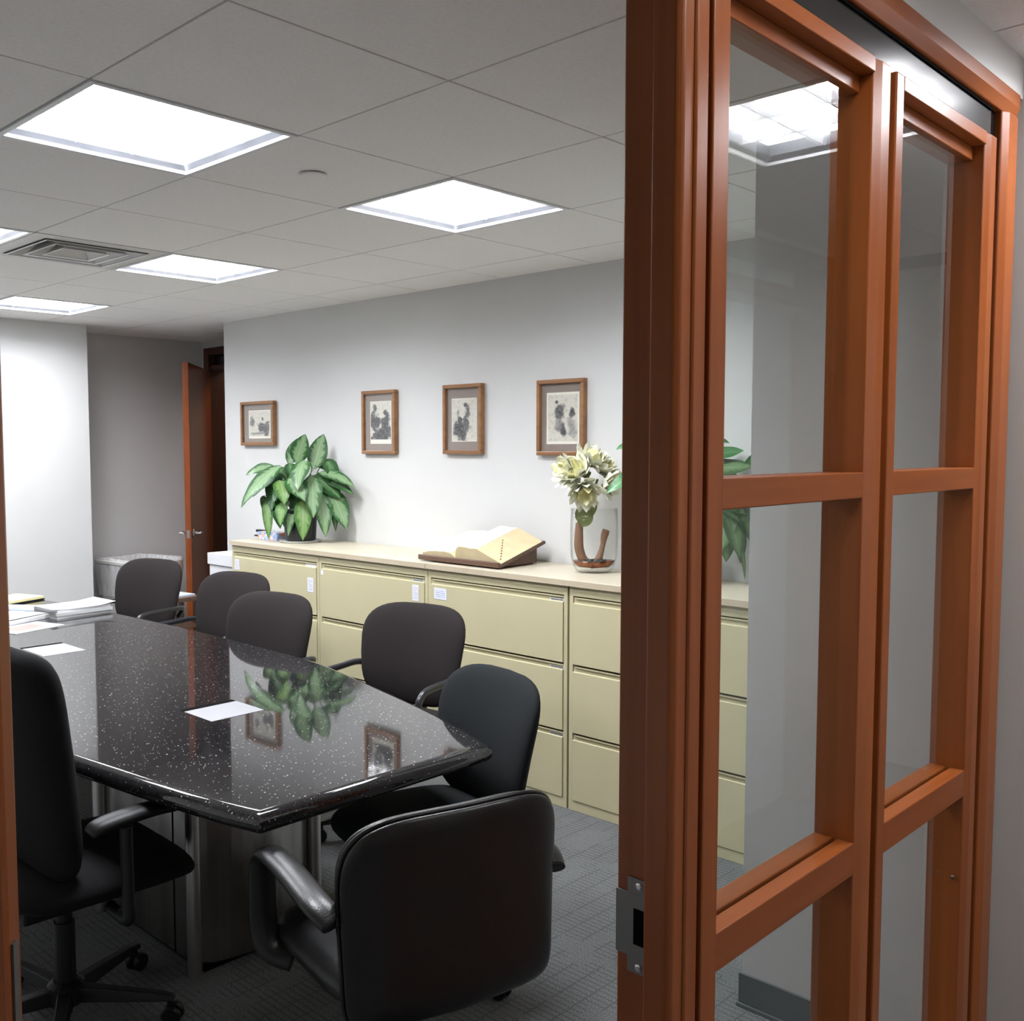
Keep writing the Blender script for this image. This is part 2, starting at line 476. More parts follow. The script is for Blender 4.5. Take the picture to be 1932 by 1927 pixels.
# ------------------------------------------------------------------ helpers: geometry
class MB:
    def __init__(s):
        s.v, s.f, s.uv = [], [], {}

    def box(s, x0, x1, y0, y1, z0, z1):
        b = len(s.v)
        s.v += [(x0, y0, z0), (x1, y0, z0), (x1, y1, z0), (x0, y1, z0), (x0, y0, z1), (x1, y0, z1), (x1, y1, z1), (x0, y1, z1)]
        s.f += [tuple(b + i for i in q) for q in ((0, 3, 2, 1), (4, 5, 6, 7), (0, 1, 5, 4), (1, 2, 6, 5), (2, 3, 7, 6), (3, 0, 4, 7))]
        return s

    def quad(s, a, b, c, d, uv=True):
        i = len(s.v)
        s.v += [tuple(a), tuple(b), tuple(c), tuple(d)]
        s.f.append((i, i + 1, i + 2, i + 3))
        if uv:
            for k, t in enumerate(((0, 0), (1, 0), (1, 1), (0, 1))):
                s.uv[i + k] = t
        return s

    def prism(s, poly, fn0, fn1):
        """poly: list of 2D points; fn0/fn1 map a 2D point to the two end faces"""
        n = len(poly)
        b = len(s.v)
        s.v += [tuple(fn0(p)) for p in poly] + [tuple(fn1(p)) for p in poly]
        s.f.append(tuple(b + i for i in reversed(range(n))))
        s.f.append(tuple(b + n + i for i in range(n)))
        for i in range(n):
            j = (i + 1) % n
            s.f.append((b + i, b + j, b + n + j, b + n + i))
        return s

    def rings(s, rows, close=True, cap0=True, cap1=True):
        n = len(rows[0])
        b = len(s.v)
        for r in rows:
            s.v += [tuple(p) for p in r]
        for k in range(len(rows) - 1):
            for i in range(n if close else n - 1):
                j = (i + 1) % n
                s.f.append((b + k * n + i, b + k * n + j, b + (k + 1) * n + j, b + (k + 1) * n + i))
        if cap0:
            s.f.append(tuple(b + i for i in reversed(range(n))))
        if cap1:
            o = b + (len(rows) - 1) * n
            s.f.append(tuple(o + i for i in range(n)))
        return s

    def lathe(s, prof, c=(0, 0, 0), n=24, sx=1.0, sy=1.0, cap0=True, cap1=True):
        rows = []
        for (r, z) in prof:
            rows.append([(c[0] + sx * r * math.cos(2 * PI * i / n), c[1] + sy * r * math.sin(2 * PI * i / n), c[2] + z) for i in range(n)])
        return s.rings(rows, True, cap0, cap1)

    def tube(s, path, rad, n=10, flat=1.0, up=Vector((0, 0, 1))):
        a = None
        path = [Vector(p) for p in path]
        rows = []
        for i, p in enumerate(path):
            t = (path[min(i + 1, len(path) - 1)] - path[max(i - 1, 0)]).normalized()
            if i == 0:
                a = up.cross(t)
                if a.length < 0.05:
                    a = (Vector((1, 0, 0)) if abs(up.x) < 0.5 else Vector((0, 1, 0))).cross(t)
            else:                       # carry the frame along the path so the section never flips
                a = a - t * a.dot(t)
            a.normalize()
            bvec = t.cross(a).normalized()
            rr = rad(i / (len(path) - 1)) if callable(rad) else rad
            rows.append([p + a * (rr * math.cos(2 * PI * k / n)) + bvec * (rr * flat * math.sin(2 * PI * k / n)) for k in range(n)])
        return s.rings(rows)

    def pillow(s, a, b, t, n=4.0, fn=lambda x, y, z: (x, y, z), m=36, taper=0.0, pw=5.0, nb=None):
        """flat cushion: superellipse outline a x b in XZ, half thickness t in Y, rounded rim"""
        rs = [0.25, 0.5, 0.7, 0.84, 0.92, 0.97, 0.993]
        rows = []

        def pt(r, th, y):
            c, q = math.cos(th), math.sin(th)
            e = n if q >= 0 or nb is None else nb
            x = a * r * math.copysign(abs(c) ** (2 / e), c)
            z = b * r * math.copysign(abs(q) ** (2 / e), q)
            x *= 1 + taper * z / b
            return fn(x, y, z)
        for r in rs:
            rows.append([pt(r, 2 * PI * i / m, -t * (1 - r ** pw) ** 0.5) for i in range(m)])
        rows.append([pt(1, 2 * PI * i / m, 0) for i in range(m)])
        for r in reversed(rs):
            rows.append([pt(r, 2 * PI * i / m, t * (1 - r ** pw) ** 0.5) for i in range(m)])
        return s.rings(rows)

    def build(s, name, mat, parent=None, smooth=False, bevel=0.0, seg=2, sharp=0):
        me = bpy.data.meshes.new(name)
        me.from_pydata(s.v, [], s.f)
        if s.uv:
            ul = me.uv_layers.new(name='UVMap')
            for lp in me.loops:
                ul.data[lp.index].uv = s.uv.get(lp.vertex_index, (0, 0))
        if smooth:
            me.polygons.foreach_set('use_smooth', [True] * len(me.polygons))
        if sharp:
            me.set_sharp_from_angle(angle=R_(sharp))
        me.materials.append(M[mat] if isinstance(mat, str) else mat)
        me.update()
        o = bpy.data.objects.new(name, me)
        COL.objects.link(o)
        attach(o, parent)
        if bevel:
            md = o.modifiers.new('bevel', 'BEVEL')
            md.width = bevel
            md.segments = seg
            md.limit_method = 'ANGLE'
            md.angle_limit = R_(40)
            if smooth is False:
                pass
        return o


WT = {}


def attach(o, parent):
    """meshes are written in world coordinates; an Empty parent at a thing's base is undone by the child's own offset"""
    if parent is None:
        WT[o.name] = Vector((0, 0, 0))
        return
    o.parent = parent
    o.location = -WT.get(parent.name, Vector((0, 0, 0)))
    WT[o.name] = Vector((0, 0, 0))


def tag(o, label=None, cat=None, group=None, kind=None):
    if label:
        o['label'] = label
    if cat:
        o['category'] = cat
    if group:
        o['group'] = group
    if kind:
        o['kind'] = kind
    return o


def thing(name, label, cat, loc=(0, 0, 0), group=None, local=False, kind=None):
    o = bpy.data.objects.new(name, None)
    o.empty_display_size = 0.1
    COL.objects.link(o)
    o.location = loc
    WT[o.name] = Vector((0, 0, 0)) if local else Vector(loc)
    return tag(o, label, cat, group, kind)


def struct(name, mb, mat, label=None, parent=None, bevel=0.0, smooth=False):
    o = mb.build(name, mat, parent, smooth, bevel)
    if parent is None:
        o['kind'] = 'structure'
        if label:
            o['label'] = label
    return o


def copy_tree(o, parent=None):
    c = o.copy()
    COL.objects.link(c)
    if parent is not None:
        c.parent = parent
    for ch in list(o.children):
        copy_tree(ch, c)
    return c


def catmull(pts, k=6):
    pts = [Vector(p) for p in pts]
    out = []
    for i in range(len(pts) - 1):
        p0, p1, p2, p3 = pts[max(i - 1, 0)], pts[i], pts[i + 1], pts[min(i + 2, len(pts) - 1)]
        for j in range(k):
            t = j / k
            out.append(0.5 * ((2 * p1) + (p2 - p0) * t + (2 * p0 - 5 * p1 + 4 * p2 - p3) * t * t + (3 * p1 - p0 - 3 * p2 + p3) * t ** 3))
    out.append(pts[-1])
    return out


# ------------------------------------------------------------------ the room shell
XW = -0.745            # hall face of the glazed partition
YB = 3.886             # face of the picture wall
struct('floor', MB().box(-8.20, 0.75, -1.6, 6.3, -0.06, 0.0), 'carpet', 'grey patterned carpet of room and hall')
struct('wall_back', MB().box(-6.31, -1.0, YB, 4.62, 0, CEIL), 'wall', 'long white wall carrying the four framed prints')
struct('wall_left', MB().box(-7.75, -7.13, -0.72, 3.265, 0, CEIL), 'wall', 'bright white wall beyond the far end of the table')
struct('wall_far', MB().box(-7.75, -7.60, 3.265, 4.62, 0, CEIL), 'wall', 'shaded wall inside the door alcove')
ab = MB()
ab.box(-7.60, -7.54, 4.47, 4.62, 0, CEIL)
ab.box(-7.54, -6.45, 4.47, 4.62, 2.445, CEIL)
ab.box(-6.45, -6.31, 4.47, 4.62, 0, CEIL)
struct('wall_alcove', ab, 'wall', 'wall around the open wooden door in the alcove')
struct('wall_front', MB().box(-7.75, -0.83, -0.87, -0.72, 0, CEIL), 'wall', 'near white wall of the meeting room')
pw = MB()
pw.box(-0.85, XW, -0.72, 0.205, 0, CEIL)
pw.box(-0.85, XW, 0.205, 2.545, 2.412, CEIL)
struct('wall_partition', pw, 'wall', 'white wall strip above the glazed partition')
struct('wall_column', MB().box(-1.414, -0.66, 2.545, 5.1, 0, CEIL), 'wall', 'white wall return behind the glazed partition')
hw = MB()
hw.box(0.50, 0.62, -1.5, 2.75, 0, CEIL)
hw.box(0.50, 0.62, 4.3, 5.1, 0, CEIL)
hw.box(0.50, 0.62, 2.75, 4.3, 2.45, CEIL)
hw.box(0.70, 0.75, 2.70, 4.35, 0, CEIL)
struct('wall_hall', hw, 'wall', 'hall wall behind the camera')
struct('wall_hall_end', MB().box(-0.66, 0.75, 5.1, 5.2, 0, CEIL), 'wall', 'end wall of the hall')
struct('wall_hall_rear', MB().box(-0.9, 0.75, -1.6, -1.5, 0, CEIL), 'wall', 'other end wall of the hall')
wb = MB()
wb.box(-8.2, -5.8, 6.20, 6.30, 0, CEIL)
wb.box(-8.2, -8.1, 4.62, 6.20, 0, CEIL)
wb.box(-5.9, -5.8, 4.62, 6.20, 0, CEIL)
wb.box(-8.1, -7.60, 4.60, 4.70, 0, CEIL)
struct('wall_beyond', wb, 'wall', 'walls of the passage behind the alcove door')
bb = MB()
bb.box(-1.419, -0.85, 2.538, 2.545, 0, 0.10)
bb.box(-1.421, -1.414, 2.538, 3.42, 0, 0.10)
bb.box(-1.425, -0.85, 2.532, 2.545, 0, 0.012)
struct('baseboard_column', bb, 'rubber', 'dark grey rubber base of the wall return', bevel=0.002)
struct('baseboard_left', MB().box(-7.13, -7.123, -0.72, 3.265, 0, 0.10), 'rubber', 'dark grey rubber base of the bright far wall')
struct('baseboard_alcove', MB().box(-7.60, -7.593, 3.265, 4.47, 0, 0.10), 'rubber', 'dark grey rubber base inside the alcove')

# ceiling: grid bars, and each tile a piece of its own
tb = MB()
LIGHTS = [(-1, 0), (-1, 2), (-4, 0), (-4, 2), (-7, 0), (-7, 2), (3, 2), (3, 0), (-8, 6)]
VENT = (-4, 1)
X0, X1, Y0, Y1 = -8.15, 0.70, -1.55, 6.25
for i in range(-10, 6):
    x = GX + i * GRID
    if X0 < x < X1:
        tb.box(x - 0.012, x + 0.012, Y0, Y1, CEIL + 0.007, CEIL + 0.017)
for j in range(-5, 9):
    y = GY + j * GRID
    if Y0 < y < Y1:
        tb.box(X0, X1, y - 0.012, y + 0.012, CEIL + 0.009, CEIL + 0.019)
ceiling = struct('ceiling', tb, 'tbar', 'suspended ceiling of square grey-white tiles')
full_tile = None
GAP = 0.0035
for i in range(-10, 5):
    for j in range(-5, 9):
        if (i, j) in LIGHTS or (i, j) == VENT:
            continue
        xa, xb = max(GX + i * GRID, X0), min(GX + (i + 1) * GRID, X1)
        ya, yb = max(GY + j * GRID, Y0), min(GY + (j + 1) * GRID, Y1)
        if xb - xa < 0.03 or yb - ya < 0.03:
            continue
        if (ya > YB + 0.1 and xa > -6.2 and xb < -0.7) or (yb < -0.8 and xb < -0.9) or (ya > 4.6 and xa > -5.8) or (xb < -7.7 and yb < 4.6):
            continue
        if yb - ya > 0.6 and xb - xa > 0.6:
            if full_tile is None:
                h = GRID / 2 - GAP
                full_tile = MB().box(-h, h, -h, h, 0, 0.012).build('ceiling_tile', 'tile', ceiling)
                o = full_tile
            else:
                o = full_tile.copy()
                COL.objects.link(o)
            o.location = ((xa + xb) / 2, (ya + yb) / 2, CEIL)
        else:
            MB().box(xa + GAP, xb - GAP, ya + GAP, yb - GAP, CEIL, CEIL + 0.012).build('ceiling_tile', 'tile', ceiling)

# ------------------------------------------------------------------ glazed partition (structure)
# casing around doorway and windows
tr = bpy.data.objects.new('trim_1', None)
COL.objects.link(tr)
WT['trim_1'] = Vector((0, 0, 0))
tag(tr, 'cherry wood casing around the doorway and glazed panels', None, None, 'structure')


def poly_z(mb, pts, z0, z1):
    mb.prism(pts, lambda p: (p[0], p[1], z0), lambda p: (p[0], p[1], z1))
    return mb


TOPZ = 2.412
# strike jamb beside the doorway: stop, rebate and moulded hall face
j = MB()
poly_z(j, [(XW, 1.150), (XW, 1.204), (-0.845, 1.204), (-0.845, 1.156), (-0.790, 1.156), (-0.790, 1.142), (-0.752, 1.142)][::-1], 0, TOPZ)
j.build('jamb', 'wood_z', tr, bevel=0.003)
j = MB()
poly_z(j, [(XW + 0.004, 1.176), (XW + 0.004, 1.2035), (XW + 0.0002, 1.2035), (XW + 0.0002, 1.172)][::-1], 0, TOPZ - 0.05)
j.build('moulding', 'wood_z', tr, bevel=0.0015)
# hinge jamb, nearest the camera
JA, JB = 0.2680, 0.2822
j = MB()
poly_z(j, [(XW + 0.004, 0.205), (XW + 0.004, JA), (XW - 0.010, JB), (-0.790, JB), (-0.790, JB - 0.014), (-0.845, JB - 0.014), (-0.845, 0.205)], 0, TOPZ)
j.build('jamb', 'wood_z', tr, bevel=0.003)
a, b2 = Vector((XW + 0.004, JA, 0)), Vector((XW - 0.010, JB, 0))
nn = Vector((JB - JA, 0.014, 0)).normalized()
pts = [a.lerp(b2, 0.22) + nn * 0.0002, a.lerp(b2, 0.62) + nn * 0.0002, a.lerp(b2, 0.62) + nn * 0.002, a.lerp(b2, 0.22) + nn * 0.002]
hp = poly_z(MB(), [(p.x, p.y) for p in pts], 0.95, 1.256).build('hinge_plate', 'dull_steel', tr)
hp['label'] = 'thin grey metal plate let into the jamb'
# dividing gasket, right casing, header
MB().box(-0.835, XW - 0.020, 1.2045, 1.2215, 0, 2.36).build('gasket', 'gasket', tr)
j = MB()
poly_z(j, [(XW + 0.006, 2.440), (XW + 0.006, 2.500), (-0.745, 2.500), (-0.745, 2.512), (-0.845, 2.512), (-0.845, 2.418), (XW - 0.004, 2.418)][::-1], 0, 2.36)
j.build('jamb', 'wood_z', tr, bevel=0.003)
MB().box(-0.835, XW - 0.018, 2.381, 2.4175, 0, 2.36).build('gasket', 'gasket', tr)


def poly_y(mb, pts, y0, y1):
    mb.prism(pts, lambda p: (p[0], y0, p[1]), lambda p: (p[0], y1, p[1]))
    return mb


hd = poly_y(MB(), [(-0.845, 2.358), (XW - 0.004, 2.358), (XW + 0.006, 2.382), (XW + 0.006, 2.4125), (-0.845, 2.4125)], 1.2045, 2.5125)
hd.build('header', 'wood_y', tr, bevel=0.003)
hd = poly_y(MB(), [(-0.845, 2.358), (XW - 0.004, 2.358), (XW + 0.006, 2.382), (XW + 0.006, 2.4125), (-0.845, 2.4125)], JB + 0.0005, 1.1415)
hd.build('header', 'wood_y', tr, bevel=0.003)
MB().box(-0.835, XW - 0.014, 1.2225, 2.380, 2.293, 2.3575).build('transom_panel', 'black_panel', tr)
MB().box(-0.83, XW - 0.010, 1.2225, 2.380, 2.352, 2.3578).build('gasket', 'gasket', tr)
# strike plate
sp = MB()
sp.box(-0.8445, -0.7915, 1.1535, 1.1558, 0.888, 0.982)
sp.box(-0.8250, -0.7915, 1.1535, 1.1558, 0.865, 0.8882)
sp.box(-0.8250, -0.7915, 1.1535, 1.1558, 0.9818, 1.005)
sp.box(-0.8455, -0.8440, 1.1535, 1.1558, 0.888, 0.982)
so = sp.build('strike_plate', 'dull_steel', tr, bevel=0.0008)
so['label'] = 'satin metal strike plate with two screws'
MB().box(-0.8140, -0.7960, 1.1528, 1.1545, 0.908, 0.961).build('latch_hole', 'gasket', so)
for z in (0.875, 0.995):
    sc = MB()
    rows = []
    for (r, d) in ((0.0006, 0.0), (0.0056, 0.0), (0.0056, 0.0012), (0.0030, 0.0022), (0.0006, 0.0022)):
        rows.append([(-0.805 + r * math.cos(2 * PI * k / 14), 1.1535 - d, z + r * math.sin(2 * PI * k / 14)) for k in range(14)])
    sc.rings(rows).build('screw', 'chrome', so)


def window(name, ya, sa, sb, yb, label):
    """one glazed frame: ya..sa left stile, sb..yb right stile (along Y)"""
    wn = bpy.data.objects.new(name, None)
    COL.objects.link(wn)
    WT[name] = Vector((0, 0, 0))
    tag(wn, label, None, None, 'structure')
    XF, XG, XK = XW, -0.784, -0.826
    top = 2.291
    MB().box(XK, XF, ya, sa, 0.02, top).build('stile', 'wood_z', wn, bevel=0.003)
    st = poly_z(MB(), [(XK, sb), (XF - 0.005, sb), (XF, sb + 0.028), (XF, yb), (XK, yb)], 0.02, top)
    st.build('stile', 'wood_z', wn, bevel=0.002)
    MB().box(XK, XF - 0.0002, sa, sb, 2.264, top).build('top_rail', 'wood_y', wn, bevel=0.002)
    MB().box(XK, XF - 0.028, sa, sb, 2.236, 2.2638).build('glazing_rail', 'wood_y', wn, bevel=0.002)
    MB().box(XK, XF - 0.0002, sa, sb, 0.02, 0.20).build('bottom_rail', 'wood_y', wn, bevel=0.002)
    zs = []
    for (z0, z1) in ((1.530, 1.576), (0.843, 0.903)):
        MB().box(XG + 0.004, XF - 0.004, sa, sb, z0, z1).build('glazing_bar', 'wood_y', wn, bevel=0.002)
        MB().box(XK, XG - 0.004, sa, sb, z0, z1).build('glazing_bar', 'wood_y', wn, bevel=0.002)
        zs.append((z0, z1))
    for (z0, z1) in ((0.19, 0.872), (0.874, 1.552), (1.554, 2.24)):
        MB().box(XG - 0.003, XG + 0.003, sa - 0.01, sb + 0.01, z0, z1).build('pane', 'glass', wn)
    return wn


window('window_1', 1.222, 1.266, 1.745, 1.809, 'narrow cherry-framed glazed panel nearest the doorway')
MB().box(-0.830, XW - 0.020, 1.8095, 1.8355, 0.02, 2.2925).build('gasket', 'gasket', tr)
w2 = window('window_2', 1.836, 1.871, 2.318, 2.380, 'narrow cherry-framed glazed panel beside the white wall end')
kb = MB()
kb.rings([[(-0.765 + r * math.cos(2 * PI * k / 12), 2.318 - d, 0.655 + r * math.sin(2 * PI * k / 12)) for k in range(12)] for (r, d) in ((0.004, 0.0), (0.005, 0.004), (0.004, 0.008), (0.001, 0.009))])
kb.build('pin', 'stand_wood', w2, smooth=True)

# ------------------------------------------------------------------ alcove door and its frame (structure)
t2 = bpy.data.objects.new('trim_2', None)
COL.objects.link(t2)
WT['trim_2'] = Vector((0, 0, 0))
tag(t2, 'dark cherry frame of the alcove door', None, None, 'structure')
MB().box(-7.54, -7.46, 4.445, 4.60, 0, 2.445).build('jamb', 'dark_wood', t2, bevel=0.003)
MB().box(-6.53, -6.45, 4.445, 4.60, 0, 2.445).build('jamb', 'dark_wood', t2, bevel=0.003)
MB().box(-7.46, -6.53, 4.445, 4.60, 2.385, 2.445).build('header', 'dark_wood', t2, bevel=0.003)
MB().box(-7.46, -6.53, 4.50, 4.53, 2.30, 2.385).build('transom_panel', 'black_panel', t2)
MB().box(-7.46, -6.53, 4.46, 4.60, 2.265, 2.30).build('stop', 'dark_wood', t2)
dr = thing('door_2', 'cherry veneer door standing ajar in the alcove', None, (-7.425, 4.44, 0), None, True, 'structure')
dr.rotation_euler = (0, 0, math.atan2(-0.655, 0.755))
lf = MB().box(0.0, 0.905, -0.045, 0.0, 0.012, 2.250)
lf.build('leaf', 'door_wood', dr, bevel=0.002)
MB().box(0.9052, 0.9064, -0.034, -0.011, 0.945, 1.005).build('latch_plate', 'steel', dr)
for sgn, y in ((1, 0.0), (-1, -0.045)):
    hb = MB()
    rows = [[(0.835 + r * math.cos(2 * PI * k / 20), y + sgn * d, 0.977 + r * math.sin(2 * PI * k / 20)) for k in range(20)] for (r, d) in ((0.034, 0.0003), (0.034, 0.006), (0.028, 0.010), (0.012, 0.012), (0.011, 0.045), (0.011, 0.056), (0.002, 0.060))]
    h = hb.rings(rows).build('handle', 'chrome', dr, smooth=True)
    h['label'] = 'chrome lever handle'
    MB().tube([(0.845, y + sgn * 0.050, 0.977), (0.80, y + sgn * 0.052, 0.978), (0.745, y + sgn * 0.050, 0.977), (0.725, y + sgn * 0.046, 0.976)], 0.0095, 10).build('lever', 'chrome', h, smooth=True)

# doorway across the hall (seen only as a reflection)
t3 = bpy.data.objects.new('trim_3', None)
COL.objects.link(t3)
WT['trim_3'] = Vector((0, 0, 0))
tag(t3, 'cherry casing of the doorway across the hall', None, None, 'structure')
MB().box(0.455, 0.60, 2.70, 2.80, 0, 2.40).build('jamb', 'wood_z', t3, bevel=0.003)
MB().box(0.455, 0.60, 4.25, 4.35, 0, 2.40).build('jamb', 'wood_z', t3, bevel=0.003)
MB().box(0.455, 0.60, 2.70, 4.35, 2.40, 2.46).build('header', 'wood_y', t3, bevel=0.003)
MB().box(0.455, 0.60, 2.80, 4.25, 2.22, 2.29).build('glazing_bar', 'wood_y', t3, bevel=0.003)
MB().box(0.60, 0.64, 2.80, 4.25, 0, 2.40).build('infill_panel', 'white_metal', t3)


# ------------------------------------------------------------------ ceiling lights, vent, sprinkler cover
def make_light(name_mat):
    root = thing('ceiling_light', 'x', 'ceiling light', (0, 0, 0), 'square ceiling lights', True)
    H = GRID / 2 - 0.003
    I = 0.272
    fr = MB()

    def ring(o, i, za, zb):
        for (x0, x1, y0, y1) in ((-o, o, -o, -i), (-o, o, i, o), (-o, -i, -i, i), (i, o, -i, i)):
            fr.box(x0, x1, y0, y1, za, zb)
    ring(H, I + 0.012, -0.004, 0.008)
    fr.build('frame', 'white_metal', root, bevel=0.002)
    hs = MB()
    # sloping inner reflector
    rows = []
    for (q, z) in ((I + 0.012, 0.006), (I - 0.004, 0.020), (I - 0.012, 0.052)):
        rows.append([(-q, -q, z), (q, -q, z), (q, q, z), (-q, q, z)])
    hs.rings(rows, True, False, False).build('reflector', 'reflector', root)
    o = I - 0.012
    MB().quad((-o, o, 0.052), (o, o, 0.052), (o, -o, 0.052), (-o, -o, 0.052), False).build('lamp_diffuser', name_mat, root)
    for k in (-1, 1):
        p = k * o / 3
        b = MB()
        b.prism([(-0.0020, 0.014), (0.0020, 0.014), (0.010, 0.044), (-0.010, 0.044)], lambda q: (p + q[0], -o, q[1]), lambda q: (p + q[0], o, q[1]))
        b.build('baffle', 'louver', root)
    for k in (-1, 1):
        p = k * o / 3
        for (xa, xb) in ((-o, -o / 3 - 0.003), (-o / 3 + 0.003, o / 3 - 0.003), (o / 3 + 0.003, o)):
            b = MB()
            b.prism([(-0.0015, 0.015), (0.0015, 0.015), (0.0025, 0.043), (-0.0025, 0.043)], lambda q: (xa, p + q[0], q[1]), lambda q: (xb, p + q[0], q[1]))
            b.build('baffle', 'louver', root)
    return root


M['lamp_room'] = emitter('room_lamp', (0.93, 0.95, 1.0), ROOM_LAMP)
M['lamp_hall'] = emitter('hall_lamp', (0.98, 0.97, 1.0), HALL_LAMP)
LAB = {(-1, 0): 'largest square ceiling light, nearest the doorway at upper left',
       (-1, 2): 'square ceiling light closest to the picture wall and glazed partition',
       (-4, 0): 'square ceiling light cut off by the left picture edge beside the air vent',
       (-4, 2): 'square ceiling light touching the corner of the air vent',
       (-7, 0): 'square ceiling light over the far left end of the table',
       (-7, 2): 'small far square ceiling light above the bright white wall',
       (3, 2): 'hall ceiling light mirrored in the glazed panel',
       (3, 0): 'hall ceiling light above the doorway jamb',
       (-8, 6): 'ceiling light of the passage behind the alcove door'}
M['lamp_passage'] = emitter('passage_lamp', (1.0, 0.90, 0.78), PASSAGE_LAMP)
M['lamp_doorway'] = emitter('doorway_lamp', (1.0, 0.95, 0.90), DOORWAY_LAMP)
proto = {}
for (i, jx) in LIGHTS:
    k = 'lamp_doorway' if (i, jx) == (3, 0) else 'lamp_hall' if i == 3 else 'lamp_passage' if i == -8 else 'lamp_room'
    if k not in proto:
        proto[k] = o = make_light(k)
    else:
        o = copy_tree(proto[k])
    o.location = (GX + (i + 0.5) * GRID, GY + (jx + 0.5) * GRID, CEIL)
    o['label'] = LAB[(i, jx)]

vt = thing('air_vent', 'square metal ceiling air vent with nested louvers', 'air vent', (GX + (VENT[0] + 0.5) * GRID, GY + (VENT[1] + 0.5) * GRID, CEIL), None, True)
H = GRID / 2 - 0.004


def frame_ring(mb, o, i, zo, zi, th=0.003):
    rows = []
    for (q, z) in ((o, zo), (i, zi), (i, zi + th), (o, zo + th)):
        rows.append([(-q, -q, z), (q, -q, z), (q, q, z), (-q, q, z)])
    rows.append(rows[0])
    mb.rings(rows, True, False, False)
    return mb


frame_ring(MB(), H, 0.235, -0.002, -0.004, 0.008).build('frame', 'vent', vt, bevel=0.001)
for (o, i) in ((0.232, 0.205), (0.170, 0.142), (0.108, 0.080)):
    frame_ring(MB(), o, o - 0.010, -0.012, -0.010, 0.003).build('louver', 'louver', vt)
    frame_ring(MB(), o - 0.006, i - 0.030, -0.010, 0.045, 0.002).build('louver', 'vent', vt)
MB().box(-0.05, 0.05, -0.05, 0.05, 0.030, 0.034).build('center_plate', 'vent', vt)
MB().box(-H, H, -H, H, 0.06, 0.064).build('duct', 'vent_dark', vt)
spx = thing('sprinkler_cover', 'round white sprinkler cover plate in a ceiling tile', 'sprinkler cover', (-2.69, 1.995, CEIL), None, True)
MB().lathe([(0.002, -0.010), (0.040, -0.010), (0.043, -0.008), (0.043, -0.004), (0.002, -0.004)], n=32).build('plate', 'tile', spx)
MB().lathe([(0.030, -0.004), (0.030, 0.0)], n=24, cap0=False, cap1=False).build('collar', 'vent_dark', spx)

# ------------------------------------------------------------------ filing cabinets and worktops
CF = 3.43
CXS = [-5.5195, -4.61, -3.70, -2.782, -1.868]
WIDTH = 0.909
CLAB = ['putty filing cabinet at the far end of the row, under the leafy plant',
        'putty filing cabinet second from the far end, left of the book stand',
        'putty filing cabinet under the open book, with a square white card',
        'putty filing cabinet under the glass vase, partly behind the cherry jamb',
        ]


def make_cabinet():
    root = thing('filing_cabinet', 'x', 'filing cabinet', (0, 0, 0), 'row of putty lateral filing cabinets', True)
    W, D = WIDTH, YB - CF - 0.004
    bd = MB()
    bd.box(0.0015, W - 0.0015, 0.020, D, 0.0, 1.008)
    bd.box(0.001, 0.022, 0.0, 0.020, 0.045, 0.966)
    bd.box(W - 0.022, W - 0.001, 0.0, 0.020, 0.045, 0.966)
    bd.box(0.001, W - 0.001, 0.0, 0.020, 0.966, 1.008)
    bd.box(0.001, W - 0.001, 0.0, 0.020, 0.0, 0.045)
    bd.build('body', 'cabinet', root, bevel=0.0015)
    for k, (zt, zl, zb) in enumerate(((0.963, 0.933, 0.662), (0.655, 0.627, 0.354), (0.347, 0.320, 0.048))):
        dw = MB()
        x0, x1 = 0.025, W - 0.025
        dw.box(x0, x1, -0.004, 0.016, zb, zl)
        # integral pull: sloped recessed channel under a folded lip
        dw.prism([(-0.004, zl), (0.000, zl + 0.003), (0.006, zl + 0.001), (0.006, zl)], lambda p: (x0, p[0], p[1]), lambda p: (x1, p[0], p[1]))
        dw.box(x0, x1, 0.004, 0.010, zl, zt - 0.003)
        do = dw.build('drawer', 'cabinet', root, bevel=0.001)
        pl = MB()
        pl.prism([(-0.002, zt - 0.009), (0.004, zt - 0.005), (0.004, zt - 0.003), (-0.003, zt - 0.004)], lambda p: (x0 + 0.012, p[0], p[1]), lambda p: (x1, p[0], p[1]))
        pl.build('pull', 'cabinet', do)
        MB().box(x0 - 0.002, x1 + 0.002, 0.0175, 0.0195, zb - 0.006, zt + 0.002).build('gap', 'cab_dark', do)
    return root


cab0 = make_cabinet()
cabs = []
for k, x in enumerate(CXS[:4]):
    o = cab0 if k == 0 else copy_tree(cab0)
    o.location = (x, CF, 0)
    o['label'] = CLAB[k]
    cabs.append(o)


def on_cab(k, name, mat, x0, x1, z0, z1, off=-0.0055):
    """a card or strip stuck to a drawer front, in the cabinet's own frame"""
    c = cabs[k]
    dr_ = [h for h in c.children if h.name.startswith('drawer')][0]
    m = MB()
    X = CXS[k]
    b = len(m.v)
    m.box(x0 - X, x1 - X, off, off + 0.0012, z0, z1)
    for i, uv in enumerate(((0, 0), (1, 0), (1, 0), (0, 0), (0, 1), (1, 1), (1, 1), (0, 1))):
        m.uv[b + i] = uv
    o = m.build(name, mat, None)
    o.parent = dr_
    return o


